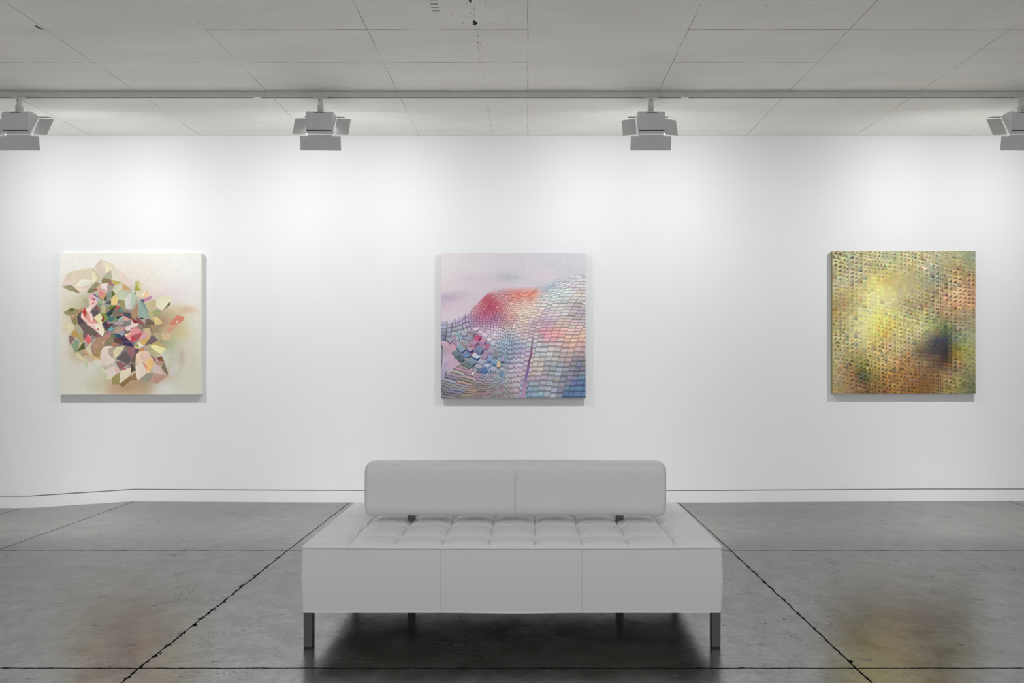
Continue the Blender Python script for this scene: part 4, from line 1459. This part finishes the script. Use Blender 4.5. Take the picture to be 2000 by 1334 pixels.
# the narrow slit that opens towards the lower edge
sl = [(.640, .585), (.630, .632), (.624, .70), (.612, .74), (.602, .80), (.588, .86), (.575, .93), (.567, 1.0)]
slc = [(110, 80, 105), (160, 85, 110), (140, 80, 100), (125, 85, 120), (130, 112, 165), (140, 120, 170), (185, 150, 185), (190, 150, 180)]
for k in range(len(sl) - 1):
    a, c = sl[k], sl[k + 1]
    w0, w1 = .002 + .0017 * k, .002 + .0017 * (k + 1)
    A2.poly([(a[0] - w0, a[1]), (a[0] + w0, a[1]), (c[0] + w1, c[1]), (c[0] - w1, c[1])], None,
            [np.array(slc[k], float), np.array(slc[k], float), np.array(slc[k + 1], float), np.array(slc[k + 1], float)], k=5)
CUB = """165,165,185 440,230,530,180,610,210,530,275
120,150,160 440,235,530,275,530,300,440,260
120,135,150 530,275,610,210,610,240,530,300
155,140,140 510,150,560,110,660,130,590,190
100,95,115 590,190,660,130,665,150,610,205
155,165,178 380,300,440,275,540,330,480,370
165,135,125 380,300,480,370,470,400,380,330
172,160,182 240,290,300,245,370,310,300,360
150,120,135 240,295,300,360,300,385,240,330
178,146,178 190,190,240,160,300,205,240,250
150,182,192 265,145,330,110,380,140,320,180
188,183,198 390,150,450,125,505,150,430,190
85,105,140 390,155,430,190,430,215,390,180
110,110,140 430,190,505,155,505,180,430,215
150,182,196 320,220,370,190,425,230,380,265
180,170,190 120,255,170,225,230,280,175,320
95,75,110 120,260,175,320,175,350,125,290
110,95,120 175,320,230,280,230,300,175,350
90,105,145 40,260,75,230,110,250,70,285
148,165,182 295,400,370,345,475,430,385,490
82,108,126 295,400,385,490,385,525,295,440
36,78,116 385,490,475,430,478,460,390,525
192,166,188 480,420,530,385,620,430,550,475
82,98,152 480,425,550,475,550,520,480,470
50,56,108 550,475,620,430,615,485,555,520
132,144,178 625,430,715,360,800,425,735,500
112,118,150 625,430,735,500,735,550,630,480
80,82,120 735,500,800,425,805,465,740,550
116,144,188 395,540,480,480,560,540,465,595
46,88,130 395,545,465,595,465,615,400,562
40,76,104 465,595,560,540,560,562,460,618
212,216,226 565,540,640,495,735,575,670,615
56,102,140 555,545,670,615,670,658,560,572
26,72,120 670,615,735,575,735,602,672,658
122,134,146 200,490,290,450,385,525,300,575
76,92,98 200,490,300,575,300,595,210,512
66,82,88 300,575,385,530,385,548,300,595
98,114,126 300,595,370,560,455,625,370,665
72,88,104 300,600,370,665,380,692,310,632
46,66,80 370,665,455,625,460,642,380,692
140,156,168 465,635,560,585,665,680,590,720
92,112,120 460,640,590,720,600,748,470,662
46,62,80 590,720,665,680,665,698,600,748
113,129,130 385,700,470,655,600,740,530,785
82,98,98 385,700,530,785,530,803,390,717
76,88,88 530,785,600,740,600,757,530,803
196,92,130 620,210,670,165,760,200,700,250
204,100,142 615,215,700,250,710,290,620,255
126,44,82 700,250,760,200,760,240,710,290
192,150,178 545,320,610,265,700,300,630,355
182,130,156 540,330,630,355,630,410,545,370
122,92,130 630,355,700,300,700,345,630,410
220,150,184 715,290,770,240,840,270,800,330
166,144,188 710,300,800,330,800,370,710,340
86,106,160 800,330,840,270,835,320,800,370
178,156,184 740,570,810,500,885,535,830,605
168,140,170 740,575,830,605,830,635,740,600
112,96,134 830,605,885,535,880,575,832,635
232,205,222 680,120,715,80,795,110,760,150
190,165,190 678,125,760,150,758,185,690,160
234,214,230 590,65,640,35,720,50,670,90
120,85,125 670,90,720,50,720,75,680,112
236,222,236 770,170,795,130,865,155,850,210
190,180,205 768,178,850,210,840,255,770,230
232,222,236 855,270,880,205,940,225,920,300
165,170,195 850,280,920,300,915,335,845,320
205,215,228 920,330,945,275,1015,300,990,370
150,165,185 920,335,990,370,985,405,920,385
190,120,150 820,390,845,335,915,350,890,440
150,125,160 812,410,890,440,885,475,815,455
180,170,190 890,480,920,400,990,400,965,510
150,130,170 890,490,965,510,962,560,890,540
150,150,155 975,560,990,450,1060,450,1040,580
90,100,115 975,565,1040,580,1040,610,975,595
186,188,208 675,660,750,615,835,650,770,705
150,140,166 675,665,770,705,775,728,680,688
140,135,165 770,705,835,650,835,680,775,728
182,182,198 610,740,700,690,780,755,710,790
106,134,146 610,745,710,790,710,812,615,767
116,122,162 710,790,780,755,780,777,710,812
98,124,178 725,825,800,760,880,825,800,870
76,100,152 725,830,800,870,800,892,728,850
60,84,130 800,870,880,825,878,845,800,892
194,200,220 790,740,850,690,940,710,880,770
130,140,165 785,745,880,770,882,795,790,765
96,122,182 880,770,940,710,935,740,885,795
142,168,210 850,640,890,570,970,575,940,650
86,118,176 850,640,940,650,940,692,850,667
130,172,194 960,680,980,620,1040,620,1025,715
66,118,160 955,700,1025,715,1022,752,955,737
228,208,166 1040,750,1050,655,1105,655,1095,765
90,75,70 1040,752,1095,765,1095,790,1040,775
188,192,205 895,800,940,750,1030,760,985,830
130,145,170 895,805,985,830,980,860,900,835
110,150,180 1080,930,1105,840,1165,845,1145,950
150,185,205 1100,300,1115,270,1135,280,1120,370,1080,350
180,165,200 1115,650,1125,555,1180,560,1170,655
60,90,110 1112,655,1170,658,1168,695,1112,690
228,224,210 565,900,600,850,640,860,600,910"""
for nrow_, row in enumerate(CUB.splitlines()):
    c, p = row.split()
    c = np.array([int(a) for a in c.split(',')], float)
    p = [int(a) for a in p.split(',')]
    pts = [((860 + p[i] / 9.394 - R2[0]) / 282.3, (636 + p[i + 1] / 9.394 - R2[1]) / 282.7) for i in range(0, len(p), 2)]
    A2.poly(pts, c, k=5 + nrow_ * 0.03)
painting(R2, 'square pink and lilac canvas of rolling small blocks, hung above the bench',
         A2, mat('lilac_canvas_edge', rgb(120, 116, 124), rough=0.8))

# ----- right: golden grid of little triangles
A3 = Art()
R3 = (1625.8, 490.8, 1905.3, 768.6)
C3 = np.array([int(a) for a in """178 172 130 172 168 128 176 170 128 182 176 132 178 178 138 176 178 135 188 178 135 184 176 130 190 178 140 180 176 140 172 170 125 150 155 125
176 170 125 178 172 128 190 182 138 182 172 120 186 178 120 196 186 128 184 170 120 196 182 140 160 165 145 160 155 115 172 150 100 160 155 115
200 194 155 196 190 150 200 190 145 230 218 128 212 190 118 200 180 120 186 176 130 170 165 125 148 155 132 160 145 105 182 160 112 170 135 100
195 180 130 196 178 125 214 200 126 230 224 150 228 220 150 208 200 145 190 182 135 180 170 125 170 155 115 200 165 130 210 176 140 192 150 115
176 156 108 180 165 120 214 208 150 234 228 166 226 218 160 198 188 140 176 162 120 172 155 115 168 150 116 192 155 108 204 165 118 190 150 110
186 163 106 206 198 140 232 226 160 236 228 138 232 220 128 208 198 128 180 176 124 186 180 130 160 158 114 170 140 105 176 150 115 165 150 115
188 175 120 206 200 145 234 226 165 238 224 126 226 198 106 214 198 124 208 198 134 208 200 145 165 170 112 95 114 74 152 145 110 165 160 125
190 178 125 208 198 145 224 216 155 218 198 112 208 182 120 206 192 136 190 180 142 165 156 116 78 80 84 66 68 76 138 150 108 165 165 125
190 180 130 178 165 115 198 184 130 208 182 125 202 176 120 202 180 125 174 148 104 104 90 66 84 74 70 58 52 56 162 145 58 165 165 105
190 178 130 150 138 90 136 134 64 186 166 92 197 170 115 182 145 95 165 130 90 150 120 90 118 92 74 76 58 52 166 130 78 160 155 110
185 165 120 165 125 85 78 86 62 143 124 64 170 135 78 165 120 73 160 115 75 140 100 63 134 97 63 172 142 100 150 140 93 135 135 100
175 155 105 165 130 90 122 94 62 128 104 56 145 105 58 150 110 63 145 100 53 130 95 48 130 100 58 150 135 78 145 140 83 118 118 83""".split()], float).reshape(12, 12, 3)
K3 = np.array([[9, 9, 9, 8, 6, 6, 8, 9, 9, 3, 3, 3], [9, 9, 7, 4, 8, 6, 4, 7, 9, 7, 9, 6], [5, 6, 5, 2, 1, 1, 1, 2, 5, 9, 9, 9],
               [4, 5, 3, 2, 1, 1, 2, 4, 7, 8, 6, 8], [4, 4, 3, 3, 2, 4, 7, 8, 9, 9, 9, 7], [5, 4, 2, 4, 6, 6, 7, 7, 8, 7, 5, 4],
               [7, 5, 2, 5, 8, 6, 5, 5, 6, 5, 7, 3], [8, 6, 3, 6, 8, 7, 8, 6, 5, 4, 7, 3], [6, 8, 7, 8, 8, 8, 6, 4, 3, 3, 6, 3],
               [3, 9, 9, 9, 9, 8, 8, 6, 5, 3, 8, 4], [4, 8, 9, 9, 9, 9, 8, 6, 6, 7, 8, 5], [2, 5, 7, 8, 9, 8, 7, 4, 7, 8, 6, 4]], float) / 9


def bil(T, u, v):
    n = 12
    x = min(max(u * n - .5, 0), n - 1.001)
    y = min(max(v * n - .5, 0), n - 1.001)
    i, j = int(x), int(y)
    a, c = x - i, y - j
    return (T[j, i] * (1 - a) + T[j, i + 1] * a) * (1 - c) + (T[j + 1, i] * (1 - a) + T[j + 1, i + 1] * a) * c


def f3(U_, V_):
    out = np.zeros(U_.shape + (3,))
    for j in range(U_.shape[0]):
        for i in range(U_.shape[1]):
            out[j, i] = bil(C3, U_[j, i], V_[j, i])
    return out


A3.bg(60, f3)
cx_ = [0.0]
while cx_[-1] < 1.02:
    r = rnd.random()
    cx_.append(cx_[-1] + (0.014 if r < .16 else rnd.uniform(.023, .034)))
ry_ = [-0.34]
while ry_[-1] < 1.05:
    r = rnd.random()
    ry_.append(ry_[-1] + (0.013 if r < .2 else rnd.uniform(.022, .031)))


def w3(x, y):
    return x, y + 0.20 * x + 0.012 * math.sin(x * 9 + y * 5) - 0.03 * x * y


ACC = [(60, 70, 90), (90, 40, 30), (200, 120, 50), (220, 205, 90), (120, 150, 140), (150, 80, 60), (40, 60, 50)]
for i in range(len(cx_) - 1):
    for j in range(len(ry_) - 1):
        x0, x1 = cx_[i], cx_[i + 1]
        P00, P10, P01, P11 = w3(x0, ry_[j]), w3(x1, ry_[j]), w3(x0, ry_[j + 1]), w3(x1, ry_[j + 1])
        u, v_ = (P00[0] + P11[0]) / 2, (P00[1] + P11[1]) / 2
        if v_ < -.02 or v_ > 1.02 or u > 1.01:
            continue
        k = bil(K3, u, v_)
        base = bil(C3, u, v_) * rnd.uniform(.95, 1.05) + np.array([rnd.gauss(0, 4), rnd.gauss(0, 3), rnd.gauss(0, 6)])
        if rnd.random() < .05 + .08 * k:
            base = base * .72 + np.array(rnd.choice(ACC)) * .28
        glow = math.exp(-((u - .33) / .2) ** 2 - ((v_ - .42) / .25) ** 2)
        base = base * (1 + .05 * glow)
        con = k * rnd.uniform(.5, 1.15) * (1 - .35 * glow)
        if rnd.random() < .25:
            con *= .25
        up = np.clip(base * (1 + .15 * con) + 10 * con, 0, 248)
        dn = np.clip(base * (1 - .40 * con), 0, 248)
        s = rnd.random()
        if con < .12:
            if s < .5:
                A3.poly([P00, P10, P11, P01], base, k=1)
            continue
        A3.poly([P00, P10, P11, P01], None, [up * .99, up, up * .97, up * .96], k=1)
        q = rnd.uniform(.0, .15)
        a = (P01[0] + (P11[0] - P01[0]) * (.08 + q), P01[1] + (P11[1] - P01[1]) * (.08 + q) - .001)
        c = (P11[0] - .0015, P10[1] + (P11[1] - P10[1]) * (.1 + q))
        dd = (P11[0] - .0015, P11[1] - .0015)
        if s < .82:
            A3.poly([a, c, dd], dn, k=2)
        elif s < .92:      # low roof shape
            mid = ((P01[0] + P11[0]) / 2, (P00[1] + P01[1]) / 2 + .004)
            A3.poly([(P01[0] + .002, P01[1] - .001), mid, dd], dn, k=2)
        else:
            A3.poly([(P00[0] + .002, P00[1] + .002), (P00[0] + .002, P01[1] - .001), (P11[0] - .002, P11[1] - .001)], dn, k=2)
painting(R3, 'square golden yellow canvas of tiny grid triangles with a dark patch',
         A3, mat('olive_canvas_edge', rgb(128, 120, 84), rough=0.8))
